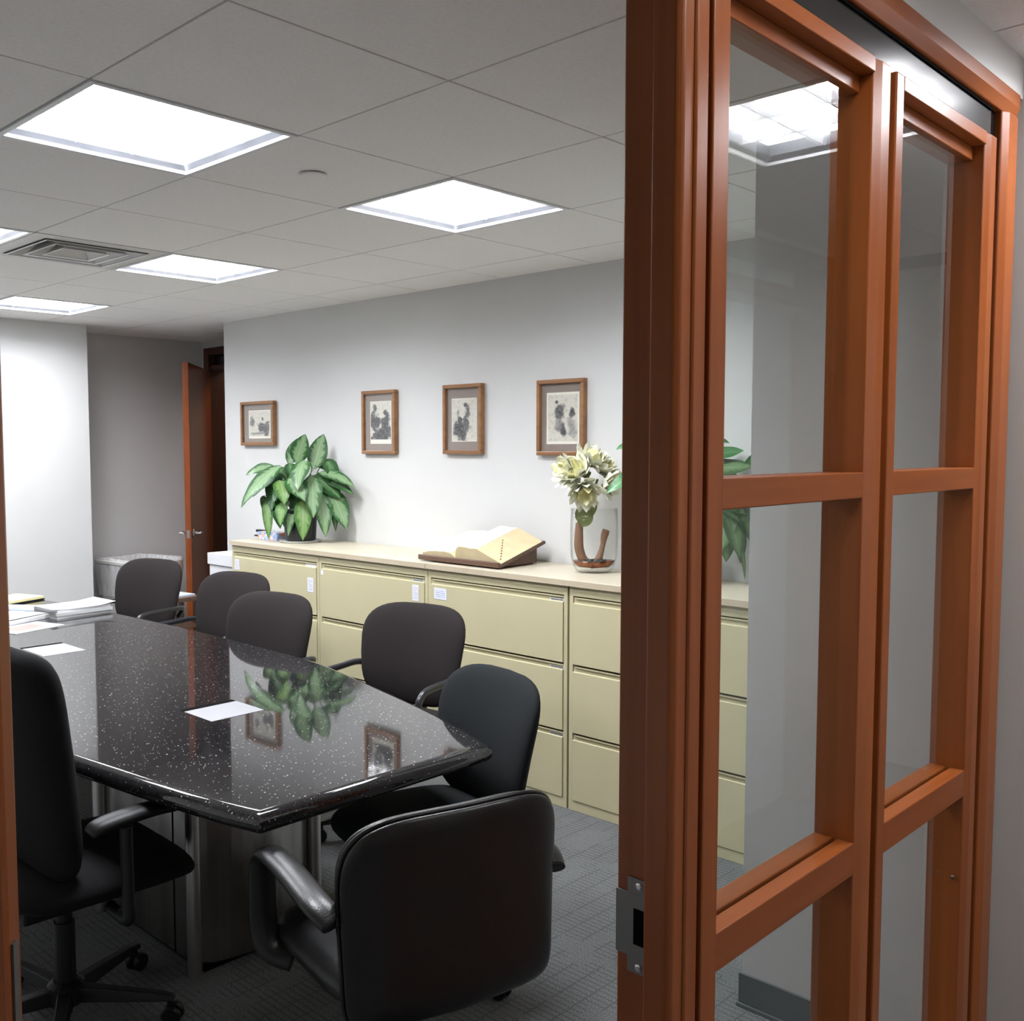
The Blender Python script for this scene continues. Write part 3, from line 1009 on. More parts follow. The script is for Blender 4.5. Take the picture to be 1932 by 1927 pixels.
on_cab(0, 'label_card', 'label_text', -5.480, -5.428, 0.855, 0.922)
on_cab(0, 'label_card', 'label_text', -4.716, -4.660, 0.790, 0.874)
on_cab(1, 'label_card', 'label_text', -3.813, -3.766, 0.835, 0.918)
on_cab(1, 'label_card', 'card', -4.588, -4.565, 0.902, 0.926)
on_cab(2, 'label_card', 'label_text2', -3.650, -3.560, 0.862, 0.918)
on_cab(2, 'label_strip', 'strip_text', -2.895, -2.812, 0.935, 0.957, 0.0022)
on_cab(2, 'label_strip', 'strip_text', -2.895, -2.812, 0.630, 0.650, 0.0022)
on_cab(2, 'label_strip', 'strip_text', -2.895, -2.812, 0.323, 0.343, 0.0022)
on_cab(1, 'label_strip', 'strip_text', -3.820, -3.735, 0.936, 0.955, 0.0022)
on_cab(0, 'label_strip', 'card', -4.740, -4.640, 0.936, 0.955, 0.0022)


def worktop(x0, x1, label):
    t = thing('worktop', label, 'worktop', (x0, CF, 1.010), 'laminate tops of the filing cabinets')
    MB().box(x0, x1, CF - 0.016, YB - 0.002, 1.010, 1.0375).build('slab', 'worktop', t, bevel=0.002)
    MB().box(x0 + 0.001, x1 - 0.001, CF - 0.0185, CF - 0.0163, 1.0105, 1.0365).build('edge_band', 'worktop_edge', t)


worktop(-5.52, -3.706, 'far laminate worktop bearing the leafy plant')
worktop(-3.700, -1.868, 'near laminate worktop bearing the open book and vase')
ZT = 1.0375


# ------------------------------------------------------------------ framed prints
def framed(x0, x1, z0, z1, label, mw_, pm, inset):
    t = thing('framed_print', label, 'framed print', ((x0 + x1) / 2, YB, z0), 'framed prints on the picture wall')
    ya, yb = YB - 0.034, YB - 0.001
    f = 0.021
    for (a, b, c, d) in ((x0, x1, z0, z0 + f), (x0, x1, z1 - f, z1), (x0, x0 + f, z0 + f, z1 - f), (x1 - f, x1, z0 + f, z1 - f)):
        MB().box(a, b, ya, yb, c, d).build('frame_rail', 'frame_oak', t, bevel=0.004)
    MB().box(x0 + f - 0.002, x1 - f + 0.002, yb - 0.012, yb - 0.008, z0 + f - 0.002, z1 - f + 0.002).build('mat_board', 'mat_board', t)
    l, r, bo, tp = inset
    W, Hh = x1 - x0, z1 - z0
    px0, px1, pz0, pz1 = x0 + W * l, x1 - W * r, z0 + Hh * bo, z1 - Hh * tp
    yp = yb - 0.0135
    MB().box(px0, px1, yp, yb - 0.012, pz0, pz1).build('print_sheet', 'paper_cream', t)
    mg = mw_
    MB().quad((px0 + mg[0], yp - 0.0004, pz0 + mg[1]), (px1 - mg[0], yp - 0.0004, pz0 + mg[1]), (px1 - mg[0], yp - 0.0004, pz1 - mg[2]), (px0 + mg[0], yp - 0.0004, pz1 - mg[2])).build('print_image', pm, t)
    MB().box(x0 + f - 0.003, x1 - f + 0.003, ya + 0.008, ya + 0.0095, z0 + f - 0.003, z1 - f + 0.003).build('pane', 'print_glass', t)


framed(-6.066, -5.668, 1.635, 1.934, 'small landscape-format framed print above the leafy plant', (0.006, 0.014, 0.006),
       print_mat('wash_a', [(0.62, 0.42, 0.22, 0.20, 0.9), (0.82, 0.30, 0.16, 0.26, 0.8), (0.16, 0.58, 0.10, 0.22, 0.6), (0.5, 0.12, 0.42, 0.05, 0.5), (0.66, 0.66, 0.06, 0.08, 0.9)], 1.0), (0.20, 0.15, 0.16, 0.20))
framed(-4.742, -4.438, 1.582, 1.958, 'tall framed print second from the left, right of the leafy plant', (0.004, 0.026, 0.004),
       print_mat('wash_b', [(0.26, 0.42, 0.24, 0.36, 1.0), (0.74, 0.36, 0.24, 0.34, 1.0), (0.24, 0.82, 0.11, 0.11, 0.9), (0.72, 0.70, 0.10, 0.10, 0.95), (0.5, 0.12, 0.5, 0.20, 1.0)], 4.0), (0.21, 0.16, 0.16, 0.17))
framed(-4.034, -3.737, 1.584, 1.964, 'tall framed print above the book stand, third from the left', (0.004, 0.004, 0.004),
       print_mat('wash_c', [(0.60, 0.46, 0.17, 0.30, 0.9), (0.36, 0.20, 0.26, 0.26, 0.95), (0.55, 0.86, 0.06, 0.05, 0.9), (0.34, 0.52, 0.09, 0.07, 0.95), (0.25, 0.68, 0.06, 0.09, 0.5)], 7.0), (0.19, 0.16, 0.18, 0.20))
framed(-3.347, -3.044, 1.580, 1.958, 'largest framed print, partly hidden by the cream flowers', (0.010, 0.014, 0.012),
       print_mat('wash_d', [(0.36, 0.66, 0.20, 0.16, 0.85), (0.52, 0.24, 0.10, 0.16, 0.9), (0.36, 0.32, 0.18, 0.16, 0.5), (0.82, 0.60, 0.10, 0.10, 0.9), (0.30, 0.84, 0.07, 0.06, 0.9), (0.8, 0.3, 0.18, 0.2, 0.4)], 11.0), (0.18, 0.13, 0.15, 0.17))


# ------------------------------------------------------------------ leaves and plants
def leaf_mesh(base, tip, width, arch, face, nl=9, fold=0.25, point=1.0):
    """a leaf blade: bezier midrib from base to tip lifted along 'face', folded along the rib"""
    base, tip, face = Vector(base), Vector(tip), Vector(face).normalized()
    ctrl = (base + tip) / 2 + face * arch + Vector((0, 0, abs(arch) * 0.8))
    m = MB()
    prev = None
    for i in range(nl + 1):
        t = i / nl
        p = base * (1 - t) ** 2 + ctrl * (2 * t * (1 - t)) + tip * t * t
        dv = ((ctrl - base) * (1 - t) + (tip - ctrl) * t).normalized()
        side = dv.cross(face)
        if side.length < 1e-3:
            side = dv.cross(Vector((0, 0, 1)))
        side.normalize()
        nrm = side.cross(dv).normalized()
        wv = width * 0.5 * (max(0.0, math.sin(PI * (t ** (0.78 * point)) * 0.985 + 0.02)) ** 0.8)
        if i == 0:
            wv = width * 0.06
        if i == nl:
            wv = 0.001
        row = []
        for u in (-1.0, -0.55, 0.0, 0.55, 1.0):
            lift = fold * wv * (abs(u) ** 1.3) - fold * 0.5 * wv * (abs(u) ** 3)
            ripple = 0.03 * width * math.sin(t * 13 + u * 2) * abs(u)
            q = p + side * (wv * u) + nrm * (lift + ripple)
            row.append((q, ((u + 1) / 2, t)))
        idx = []
        for (q, uv) in row:
            m.uv[len(m.v)] = uv
            idx.append(len(m.v))
            m.v.append(tuple(q))
        if prev:
            for k in range(4):
                m.f.append((prev[k], prev[k + 1], idx[k + 1], idx[k]))
        prev = idx
    return m


Rv = Vector((r_.x, r_.y, 0)).normalized()
Dv = Vector((d_.x, d_.y, 0)).normalized()
PP = Vector((-5.105, 3.66, ZT))


def clear_of(p):
    """keep foliage in front of the wall and above the worktop"""
    if p.y > 3.80:
        p = p - Dv * ((p.y - 3.80) / Dv.y)
    p.z = max(p.z, ZT + 0.022)
    return p




def leafy_plant():
    t = thing('potted_plant', 'leafy plant with silver-green leaves in a black pot', 'potted plant', PP + Vector((0, 0, 0.012)))
    c = (PP.x, PP.y, PP.z + 0.012)
    MB().lathe([(0.020, 0.0), (0.090, 0.0), (0.094, 0.004), (0.104, 0.170), (0.110, 0.172), (0.110, 0.188), (0.098, 0.188), (0.094, 0.165), (0.01, 0.163)], c, 32).build('pot', 'pot', t, smooth=False)
    MB().lathe([(0.001, 0.160), (0.094, 0.164)], c, 24, cap0=False, cap1=False).build('soil', 'soil', t)

    def P(cx, cy, dep):
        return clear_of(PP + Rv * ((cx / 5.52 + 430 - 571) / 306) + Dv * dep + Vector((0, 0, (1022 - (cy / 5.52 + 720)) / 306)))
    spec = [  # base x,y,depth -> tip x,y,depth, width px, kind   (measures of the real plant, 306 per metre, depth in metres)
        (745, 840, -0.02, 862, 545, -0.06, 175, 'a'), (640, 850, 0.06, 800, 560, 0.08, 150, 'a'), (918, 905, 0.00, 1025, 540, 0.03, 185, 'a'),
        (850, 815, -0.06, 812, 1110, -0.19, 190, 'a'), (600, 875, -0.05, 222, 1262, -0.12, 175, 'a'), (520, 900, 0.03, 212, 972, 0.02, 110, 'a'),
        (460, 930, 0.00, 172, 1305, -0.02, 120, 'a'), (975, 940, 0.02, 1382, 1092, 0.02, 130, 'a'), (1020, 1040, 0.05, 1368, 1170, 0.08, 105, 'b'),
        (690, 1000, -0.08, 885, 1228, -0.19, 200, 'a'), (920, 965, -0.06, 965, 1400, -0.18, 180, 'a'), (1010, 1150, -0.05, 1072, 1600, -0.12, 165, 'a'),
        (1085, 1130, 0.00, 1285, 1530, 0.00, 200, 'a'), (1120, 1250, 0.05, 1150, 1560, 0.06, 80, 'b'), (600, 1020, -0.08, 672, 1262, -0.18, 165, 'y'),
        (650, 1240, -0.10, 628, 1475, -0.17, 125, 'y'), (835, 1215, -0.10, 850, 1658, -0.16, 165, 'y'), (745, 1300, -0.07, 690, 1585, -0.12, 115, 'a'),
        (430, 1215, -0.02, 478, 1685, -0.09, 100, 'y'), (505, 1230, 0.00, 585, 1525, -0.05, 125, 'b'), (372, 1190, 0.05, 386, 1405, 0.06, 72, 'b'),
        (1030, 800, 0.09, 1175, 1070, 0.13, 140, 'b'), (880, 980, 0.06, 1215, 1215, 0.06, 210, 'b'), (620, 900, 0.08, 430, 1230, 0.06, 220, 'b'),
        (560, 960, 0.02, 500, 1330, -0.06, 190, 'b'), (720, 900, 0.04, 600, 1150, 0.00, 180, 'b'), (900, 1060, 0.02, 1090, 1420, -0.02, 180, 'b'),
        (660, 845, 0.04, 690, 1090, 0.02, 130, 'b'), (760, 1100, 0.00, 760, 1440, -0.09, 160, 'b'), (560, 1150, -0.02, 640, 1500, -0.09, 120, 'b'), (560, 920, 0.02, 300, 1190, -0.04, 170, 'a'), (680, 1020, 0.00, 540, 1240, -0.10, 160, 'b'), (960, 1100, 0.03, 1180, 1330, 0.03, 170, 'b'), (900, 820, 0.05, 1060, 930, 0.10, 130, 'b')]
    for q, (bx, by, bd_, tx, ty, td, wd, k) in enumerate(spec):
        b, e = P(bx, by, bd_), P(tx, ty, td)
        face = -Dv * 0.8 + Vector((0, 0, 0.55)) + Rv * (0.25 if tx > bx else -0.25)
        up_leaf = ty < by
        arch = (-0.012 if up_leaf else 0.030)
        lm = leaf_mesh(b, e, 1.12 * wd / 5.52 / 306, arch, face)
        lm.build('leaf', 'leaf_' + k, t, smooth=True)
        foot = PP + Vector((random.uniform(-0.04, 0.04), random.uniform(-0.04, 0.04), 0.165))
        mid = foot.lerp(b, 0.55) + Vector((0, 0, 0.05))
        MB().tube(catmull([foot, mid, b], 4), lambda s: 0.0045 - 0.002 * s, 6).build('stalk', 'stem', t, smooth=True)
    return t


leafy_plant()
sau = thing('plant_saucer', 'white saucer under the black pot', 'saucer', PP)
MB().lathe([(0.02, 0.0), (0.118, 0.0), (0.130, 0.010), (0.127, 0.0115), (0.116, 0.004), (0.02, 0.004)], tuple(PP), 36).build('dish', 'saucer', sau)
MB().lathe([(0.1285, 0.0095), (0.1315, 0.0110), (0.1285, 0.0125), (0.1265, 0.0110)], tuple(PP), 36, cap0=False, cap1=False).build('rim', 'saucer', sau)

QP = Vector((-2.36, 3.665, ZT))


def trailing_plant():
    t = thing('potted_plant', 'trailing green plant half hidden behind the cherry jamb', 'potted plant', QP)
    c = tuple(QP)
    MB().lathe([(0.02, 0.0), (0.080, 0.0), (0.095, 0.150), (0.102, 0.152), (0.102, 0.168), (0.090, 0.168), (0.086, 0.150), (0.01, 0.148)], c, 28).build('pot', 'pot', t)
    MB().lathe([(0.001, 0.146), (0.086, 0.149)], c, 24, cap0=False, cap1=False).build('soil', 'soil', t)
    dep0 = QP.x * d_.x + QP.y * d_.y
    k = 1890.0 / dep0
    px0 = 909 + 1890 * (QP.x * Rv.x + QP.y * Rv.y) / dep0
    base_y = 1118

    def P(px, py, dep):
        return clear_of(QP + Rv * ((px - px0) / k) + Dv * dep + Vector((0, 0, (base_y - py) / k)))
    spec = [(1215, 905, -0.04, 1141, 944, -0.08, 34, 'p'), (1225, 850, 0.02, 1163, 864, 0.0, 22, 'p'), (1255, 870, 0.0, 1205, 830, 0.0, 36, 'p'),
            (1300, 880, 0.0, 1310, 820, 0.0, 40, 'v'), (1335, 875, 0.0, 1398, 866, -0.02, 30, 'p'), (1330, 900, -0.02, 1412, 895, -0.08, 40, 'v'),
            (1398, 900, 0.02, 1420, 866, 0.0, 14, 'p'), (1335, 850, 0.02, 1376, 852, 0.0, 14, 'p'),
            (1345, 955, -0.02, 1400, 985, -0.08, 44, 'v'), (1390, 950, -0.02, 1422, 985, -0.06, 34, 'v'), (1362, 975, -0.04, 1372, 1032, -0.09, 30, 'v'),
            (1378, 985, -0.03, 1366, 1074, -0.07, 40, 'v'), (1385, 985, -0.01, 1396, 1078, -0.05, 36, 'v'), (1402, 985, 0.0, 1420, 1060, -0.03, 32, 'v'),
            (1394, 1040, 0.0, 1402, 1108, -0.03, 10, 'v'), (1350, 980, 0.0, 1350, 1060, -0.04, 34, 'v'), (1255, 960, -0.05, 1225, 1030, -0.10, 40, 'v'),
            (1290, 930, -0.06, 1290, 1010, -0.12, 44, 'p'), (1240, 930, 0.02, 1205, 985, 0.0, 34, 'v'), (1325, 930, 0.0, 1335, 1010, -0.06, 40, 'v'),
            (1345, 935, 0.0, 1388, 1002, -0.10, 56, 'v'), (1372, 950, -0.02, 1355, 1052, -0.10, 50, 'v'), (1392, 950, -0.02, 1414, 1042, -0.08, 50, 'v'),
            (1362, 955, -0.05, 1386, 1066, -0.12, 50, 'v'), (1402, 940, 0.0, 1428, 1012, -0.05, 44, 'v'), (1345, 915, -0.03, 1405, 948, -0.12, 48, 'v')]
    for (bx, by, bd_, tx, ty, td, wd, kk) in spec:
        b, e = P(bx, by, bd_), P(tx, ty, td)
        face = -Dv * 0.8 + Vector((0, 0, 0.6)) + Rv * (0.3 if tx > bx else -0.3)
        leaf_mesh(b, e, wd / k, 0.016 if ty > by else -0.006, face).build('leaf', 'leaf_' + kk, t, smooth=True)
        foot = QP + Vector((random.uniform(-0.03, 0.03), random.uniform(-0.03, 0.03), 0.150))
        mid = foot.lerp(b, 0.5) + Vector((0, 0, 0.07))
        MB().tube(catmull([foot, mid, b], 4), lambda s: 0.0035 - 0.0015 * s, 6).build('stalk', 'stem', t, smooth=True)


trailing_plant()

# stapler and patterned box beside the plant
st = thing('stapler', 'black desk stapler behind the patterned box', 'stapler', (-5.55, 3.70, ZT))
for (z0, z1, x0, x1, nm) in ((0.0, 0.010, -5.66, -5.46, 'base'), (0.030, 0.046, -5.64, -5.46, 'arm')):
    MB().box(x0, x1, 3.685, 3.718, ZT + z0, ZT + z1).build(nm, 'plastic', st, bevel=0.004)
MB().box(-5.63, -5.47, 3.692, 3.711, ZT + 0.022, ZT + 0.030).build('magazine', 'steel', st)
MB().box(-5.49, -5.46, 3.688, 3.715, ZT + 0.010, ZT + 0.030).build('hinge_block', 'plastic', st)
tb_ = thing('patterned_box', 'small blue and orange floral box beside the black pot', 'box', (-5.40, 3.64, ZT))
MB().box(-5.455, -5.245, 3.58, 3.68, ZT, ZT + 0.050).build('box_body', 'floral', tb_, bevel=0.003)
MB().box(-5.385, -5.315, 3.615, 3.645, ZT + 0.0495, ZT + 0.0515).build('opening', 'card', tb_)

# ------------------------------------------------------------------ book stand and open dictionary
bx0, bx1, by0, by1 = -3.815, -3.245, 3.490, 3.800
h0, h1 = 0.020, 0.110
bs = thing('book_stand', 'dark walnut sloping book stand on the near worktop', 'book stand', (bx0, by0, ZT))
MB().prism([(by0 + 0.02, ZT + 0.006), (by1 - 0.02, ZT + 0.006), (by1 - 0.02, ZT + h1 - 0.012), (by0 + 0.02, ZT + h0 - 0.004)], lambda p: (bx0 + 0.04, p[0], p[1]), lambda p: (bx1 - 0.03, p[0], p[1])).build('wedge_base', 'stand_wood', bs, bevel=0.002)
sl = (h1 - h0) / (by1 - by0)


def top_z(y):
    return ZT + h0 + (y - by0) * sl


MB().prism([(by0 - 0.012, top_z(by0 - 0.012) - 0.012), (by1 + 0.012, top_z(by1 + 0.012) - 0.012), (by1 + 0.012, top_z(by1 + 0.012) + 0.004), (by0 - 0.012, top_z(by0 - 0.012) + 0.004)], lambda p: (bx0, p[0], p[1]), lambda p: (bx1, p[0], p[1])).build('sloping_top', 'stand_wood', bs, bevel=0.003)
MB().box(bx0, bx1, by0 - 0.024, by0 - 0.010, ZT + 0.008, ZT + 0.034).build('front_lip', 'stand_wood', bs, bevel=0.004)
for (x, y) in ((bx0 + 0.06, by0 + 0.03), (bx1 - 0.05, by0 + 0.03), (bx0 + 0.06, by1 - 0.04), (bx1 - 0.05, by1 - 0.04)):
    MB().lathe([(0.006, 0), (0.007, 0.007)], (x, y, ZT), 10).build('foot', 'plastic', bs)
bk = thing('open_book', 'thick open dictionary with cream pages and thumb marks', 'book', (-3.55, by0, ZT + 0.03))


def book_block(prof, name, mat, y0, y1, textmat=None, sub=None):
    """prof: (x, height above the sloping top); extruded up the slope"""
    m = MB()
    rows = []
    for y in (y0, y1):
        rows.append([(x, y - 0.25 * hh, top_z(y) + 0.004 + hh) for (x, hh) in prof])
    n = len(prof)
    b = len(m.v)
    for r in rows:
        m.v += r
    m.f.append(tuple(b + i for i in range(n)))
    m.f.append(tuple(b + n + i for i in reversed(range(n))))
    for i in range(n):
        k = (i + 1) % n
        m.f.append((b + k, b + i, b + n + i, b + n + k))
    return m.build(name, mat, bk)


yA, yB_ = by0 + 0.004, by1 - 0.004
GXc = -3.565
leftp = [(bx0 + 0.006, 0.001), (bx0 + 0.010, 0.016), (-3.76, 0.026), (-3.70, 0.031), (-3.64, 0.033), (-3.60, 0.028), (-3.575, 0.014), (GXc, 0.001)]
rightp = [(GXc, 0.001), (-3.560, 0.030), (-3.548, 0.055), (-3.530, 0.066), (-3.490, 0.066), (-3.450, 0.062), (-3.405, 0.063), (bx1 - 0.008, 0.001)]
book_block(leftp[::-1], 'page_block', 'page_edge', yA, yB_)
rb = book_block(rightp[::-1], 'page_block', 'page_edge', yA, yB_)


def page_top(prof, name):
    m = MB()
    ny = 2
    us = [i / (len(prof) - 1) for i in range(len(prof))]
    prev = None
    for kx, (x, hh) in enumerate(prof):
        idx = []
        for kk, y in enumerate((yA + 0.003, yB_ - 0.003)):
            m.uv[len(m.v)] = (us[kx], kk)
            idx.append(len(m.v))
            m.v.append((x, y - 0.25 * hh, top_z(y) + 0.0048 + hh))
        if prev:
            m.f.append((prev[0], idx[0], idx[1], prev[1]))
        prev = idx
    return m.build(name, 'page_text', bk)


page_top(leftp[1:-2], 'open_page')
page_top(rightp[2:-1], 'open_page')
MB().prism([(bx0 + 0.002, 0), (bx1 - 0.003, 0), (bx1 - 0.003, 0.0008), (bx0 + 0.002, 0.0008)], lambda p: (p[0], yA - 0.004, top_z(yA - 0.004) + 0.0042 + p[1]), lambda p: (p[0], yB_ + 0.004, top_z(yB_ + 0.004) + 0.0042 + p[1])).build('cover', 'plastic', bk)
for k in range(8):      # thumb index notches down the fore-edge
    s = k / 7
    y = yA + 0.02 + s * 0.13
    hh = 0.010 + 0.040 * s
    f = (0.063 - hh) / 0.062
    x = -3.405 + (bx1 - 0.008 + 3.405) * f
    m = MB()
    m.quad((x + 0.0016, y, top_z(y) + 0.0048 + hh), (x + 0.0016, y + 0.007, top_z(y + 0.007) + 0.0048 + hh), (x - 0.0044, y + 0.007, top_z(y + 0.007) + 0.0088 + hh), (x - 0.0044, y, top_z(y) + 0.0088 + hh))
    for q in range(len(m.v)):
        v = m.v[q]
        m.v[q] = (v[0] + 0.0004, v[1] - 0.25 * hh, v[2] + 0.0006)
    m.build('thumb_notch', 'stand_wood', bk)

# ------------------------------------------------------------------ glass vase with flowers
VX, VY = -2.855, 3.700
vs = thing('glass_vase', 'clear rounded glass vase with amber base on the near worktop', 'vase', (VX, VY, ZT), None, True)
vs.rotation_euler = (0, 0, math.atan2(Rv.y, Rv.x))
prof = [(0.002, 0.0), (0.060, 0.0), (0.080, 0.010), (0.098, 0.035), (0.108, 0.075), (0.111, 0.14), (0.111, 0.22), (0.108, 0.300)]
inn = [(r - 0.0045, z) for (r, z) in reversed(prof[3:])] + [(0.075, 0.028), (0.002, 0.020)]
MB().lathe(prof + inn, (0, 0, 0), 40, sy=0.62).build('glass_body', 'vase_glass', vs, smooth=True)
MB().lathe([(0.002, 0.021), (0.073, 0.029), (0.090, 0.042), (0.098, 0.058), (0.002, 0.052)], (0, 0, 0), 32, sy=0.60).build('resin_fill', 'resin', vs, smooth=True)
for k in range(9):
    a = k * 2.4
    c = (0.055 * math.cos(a) * (0.5 + 0.5 * ((k * 37) % 10) / 10), -0.03 + 0.02 * math.sin(a), 0.050)
    MB().lathe([(0.002, 0), (0.014, 0.003), (0.017, 0.009), (0.010, 0.015), (0.002, 0.016)], c, 10, sy=0.7).build('pebble', 'pebble', vs, smooth=True)
fl = thing('flower_arrangement', 'cream lotus-like flowers on a bent brown branch', 'flowers', (VX, VY, ZT + 0.05))
Rx = Rv
kf = 1890 / (VX * d_.x + VY * d_.y)


def FP(px, py, dep=0.0):
    return Vector((VX, VY, ZT)) + Rv * ((px - 1122) / kf) + Dv * dep + Vector((0, 0, (1080 - py) / kf))


MB().tube(catmull([FP(1094, 985), FP(1093, 1010), FP(1094, 1035), FP(1103, 1056), FP(1122, 1066)], 6), lambda s: 0.017 + 0.005 * math.sin(s * 3), 12).build('branch', 'branch', fl, smooth=True)
MB().tube(catmull([FP(1116, 1066), FP(1130, 1055), FP(1138, 1030), FP(1141, 1012), FP(1145, 998)], 6), lambda s: 0.015 + 0.003 * math.sin(s * 9), 12).build('branch', 'branch', fl, smooth=True)
MB().tube(catmull([FP(1095, 990), FP(1100, 960), FP(1104, 940)], 5), lambda s: 0.016 - 0.006 * s, 10).build('stalk', 'sepal', fl, smooth=True)
for (a, b) in (((1102, 950), (1082, 890)), ((1102, 950), (1110, 880)), ((1104, 948), (1128, 902)), ((1106, 946), (1146, 915))):
    MB().tube(catmull([FP(*a), FP((a[0] + b[0]) / 2 + 3, (a[1] + b[1]) / 2), FP(*b)], 4), 0.006, 8).build('stalk', 'sepal', fl, smooth=True)
for (b, e, wd, dp) in (((1097, 992), (1114, 955), 30, -0.02), ((1100, 985), (1092, 950), 26, -0.03), ((1104, 975), (1126, 943), 22, -0.02)):
    leaf_mesh(FP(*b, -0.015), FP(*e, dp), wd / kf, 0.006, -Dv + Vector((0, 0, 0.3))).build('leaf', 'sepal', fl, smooth=True)


def flower(c, axis, size, n1, n2, opening, seedv):
    rnd = random.Random(seedv)
    axis = Vector(axis).normalized()
    a = axis.cross(Vector((0, 0, 1)))
    if a.length < 0.1:
        a = axis.cross(Vector((1, 0, 0)))
    a.normalize()
    b = axis.cross(a)
    parts = []
    root = None
    for ring, (n, op, sz, mt) in enumerate(((n1, opening, 1.0, 'petal'), (n1, opening * 0.7, 0.95, 'petal'), (n2, opening * 0.38, 0.8, 'petal_in'), (3, opening * 1.15, 0.6, 'sepal'))):
        for k in range(n):
            ph = 2 * PI * (k + 0.5 * (ring % 2)) / n + rnd.uniform(-0.12, 0.12)
            rad = a * math.cos(ph) + b * math.sin(ph)
            o2 = op * rnd.uniform(0.85, 1.15)
            tip = c + (axis * math.cos(o2) + rad * math.sin(o2)) * size * sz * rnd.uniform(0.9, 1.1)
            base = c + rad * size * 0.06
            lm = leaf_mesh(base, tip, size * (0.42 if mt != 'sepal' else 0.30), size * 0.10, rad * math.cos(o2) * 0.9 - axis * math.sin(o2) * 0.2 + rad * 0.2, 6, 0.3, 1.25)
            if root is None:
                root = lm.build('flower', mt, fl, smooth=True)
            else:
                lm.build('petal', mt, root, smooth=True)


vw = -Dv
flower(FP(1094, 896, -0.03), vw * 0.5 - Rv * 0.55 + Vector((0, 0, 0.55)), 0.125, 10, 7, 1.05, 1)
flower(FP(1078, 888, 0.0), -Rv * 0.9 + Vector((0, 0, 0.15)) + vw * 0.35, 0.105, 9, 6, 0.95, 2)
flower(FP(1112, 878, 0.0), Vector((0, 0, 0.9)) + Rv * 0.35 + vw * 0.35, 0.120, 9, 7, 1.0, 3)
flower(FP(1101, 918, -0.05), vw * 0.75 + Vector((0, 0, -0.55)), 0.112, 10, 7, 1.0, 4)
flower(FP(1138, 908, -0.02), Rv * 0.85 + Vector((0, 0, -0.10)) + vw * 0.4, 0.108, 10, 6, 1.0, 5)
flower(FP(1128, 888, 0.02), Rv * 0.6 + Vector((0, 0, 0.55)) + vw * 0.3, 0.108, 9, 6, 1.0, 6)

# ------------------------------------------------------------------ conference table
near_pts = [(-2.005, 1.308), (-2.156, 1.272), (-2.357, 1.238), (-2.60, 1.207), (-2.85, 1.178), (-3.3, 1.135), (-3.8, 1.105), (-4.3, 1.095), (-4.9, 1.108), (-5.5, 1.150), (-6.1, 1.225), (-6.56, 1.315)]
far_pts = [(-6.56, 2.170), (-6.25, 2.300), (-5.70, 2.400), (-5.10, 2.450), (-4.52, 2.478), (-4.04, 2.480), (-3.41, 2.462), (-3.135, 2.422), (-2.616, 2.303), (-2.287, 2.214), (-2.002, 2.112)]
outline = [Vector((p[0], p[1])) for p in catmull([(a, b, 0) for a, b in near_pts], 4)] + [Vector((p[0], p[1])) for p in catmull([(a, b, 0) for a, b in far_pts], 4)]
TT = 0.745
tab = thing('conference_table', 'long boat-shaped black granite conference table on steel pedestals', 'table', (-4.3, 1.75, 0))
n = len(outline)
if sum(outline[i].x * outline[(i + 1) % n].y - outline[(i + 1) % n].x * outline[i].y for i in range(n)) < 0:
    outline.reverse()


def inset(pts, d):
    out = []
    m = len(pts)
    for i in range(m):
        e0 = (pts[i] - pts[i - 1]).normalized()
        e1 = (pts[(i + 1) % m] - pts[i]).normalized()
        n0, n1_ = Vector((-e0.y, e0.x)), Vector((-e1.y, e1.x))
        b = (n0 + n1_).normalized()
        out.append(pts[i] + b * (d / max(0.3, b.dot(n0))))
    return out


rows = []
for (d, z) in [(0.028 - 0.028 * math.cos(a_), TT - 0.028 + 0.028 * math.sin(a_)) for a_ in [(-90 + 15 * q_) * PI / 180 for q_ in range(13)]] + [(0.0305, TT)]:
    rows.append([(p.x, p.y, z) for p in inset(outline, d)])
MB().rings(rows).build('tabletop', 'granite', tab, smooth=True, sharp=32)
for (x0, x1, y0, y1) in ((-2.985, -2.815, 1.664, 1.862), (-4.435, -4.215, 1.706, 1.888)):
    hp_ = MB().box(x0, x1, y0, y1, TT + 0.0002, TT + 0.0010).build('cable_hatch', 'hatch', tab, bevel=0.0003)
    MB().box(x0 - 0.030, x0 - 0.0005, y0, y1, TT + 0.0002, TT + 0.0008).build('finger_slot', 'gasket', hp_)  # flat black strip on the granite stands for the slot's shaded recess
for s, xc in ((1, -2.72), (-1, -5.86)):
    ped = MB()
    arc = []
    x_in = xc - s * 0.62
    for k in range(13):
        a = -1 + 2 * k / 12
        arc.append((xc + s * 0.05 * (1 - a * a), 1.755 + 0.215 * a))
    poly = [(x_in, 1.97), (x_in, 1.54)] + arc
    if s < 0:
        poly = poly[::-1]
    pd = ped.prism(poly, lambda p: (p[0], p[1], 0.02), lambda p: (p[0], p[1], TT - 0.056)).build('pedestal', 'streaked', tab)
    MB().prism([(x_in - s * 0, 1.955), (x_in, 1.555)] + [(xc + s * 0.02, 1.555), (xc + s * 0.02, 1.955)], lambda p: (p[0], p[1], 0.0), lambda p: (p[0], p[1], 0.0202)).build('plinth', 'gasket', pd)
    for y in (1.528, 1.982):
        for x in (xc + s * 0.012, x_in):
            MB().lathe([(0.022, 0.0), (0.022, TT - 0.057)], (x, y, 0), 18, cap0=True).build('corner_post', 'steel', pd, smooth=True, sharp=40)
    for x in (xc - s * 0.13,):
        MB().box(x - 0.003, x + 0.003, 1.5385, 1.5399, 0.02, TT - 0.06).build('panel_joint', 'gasket', pd)


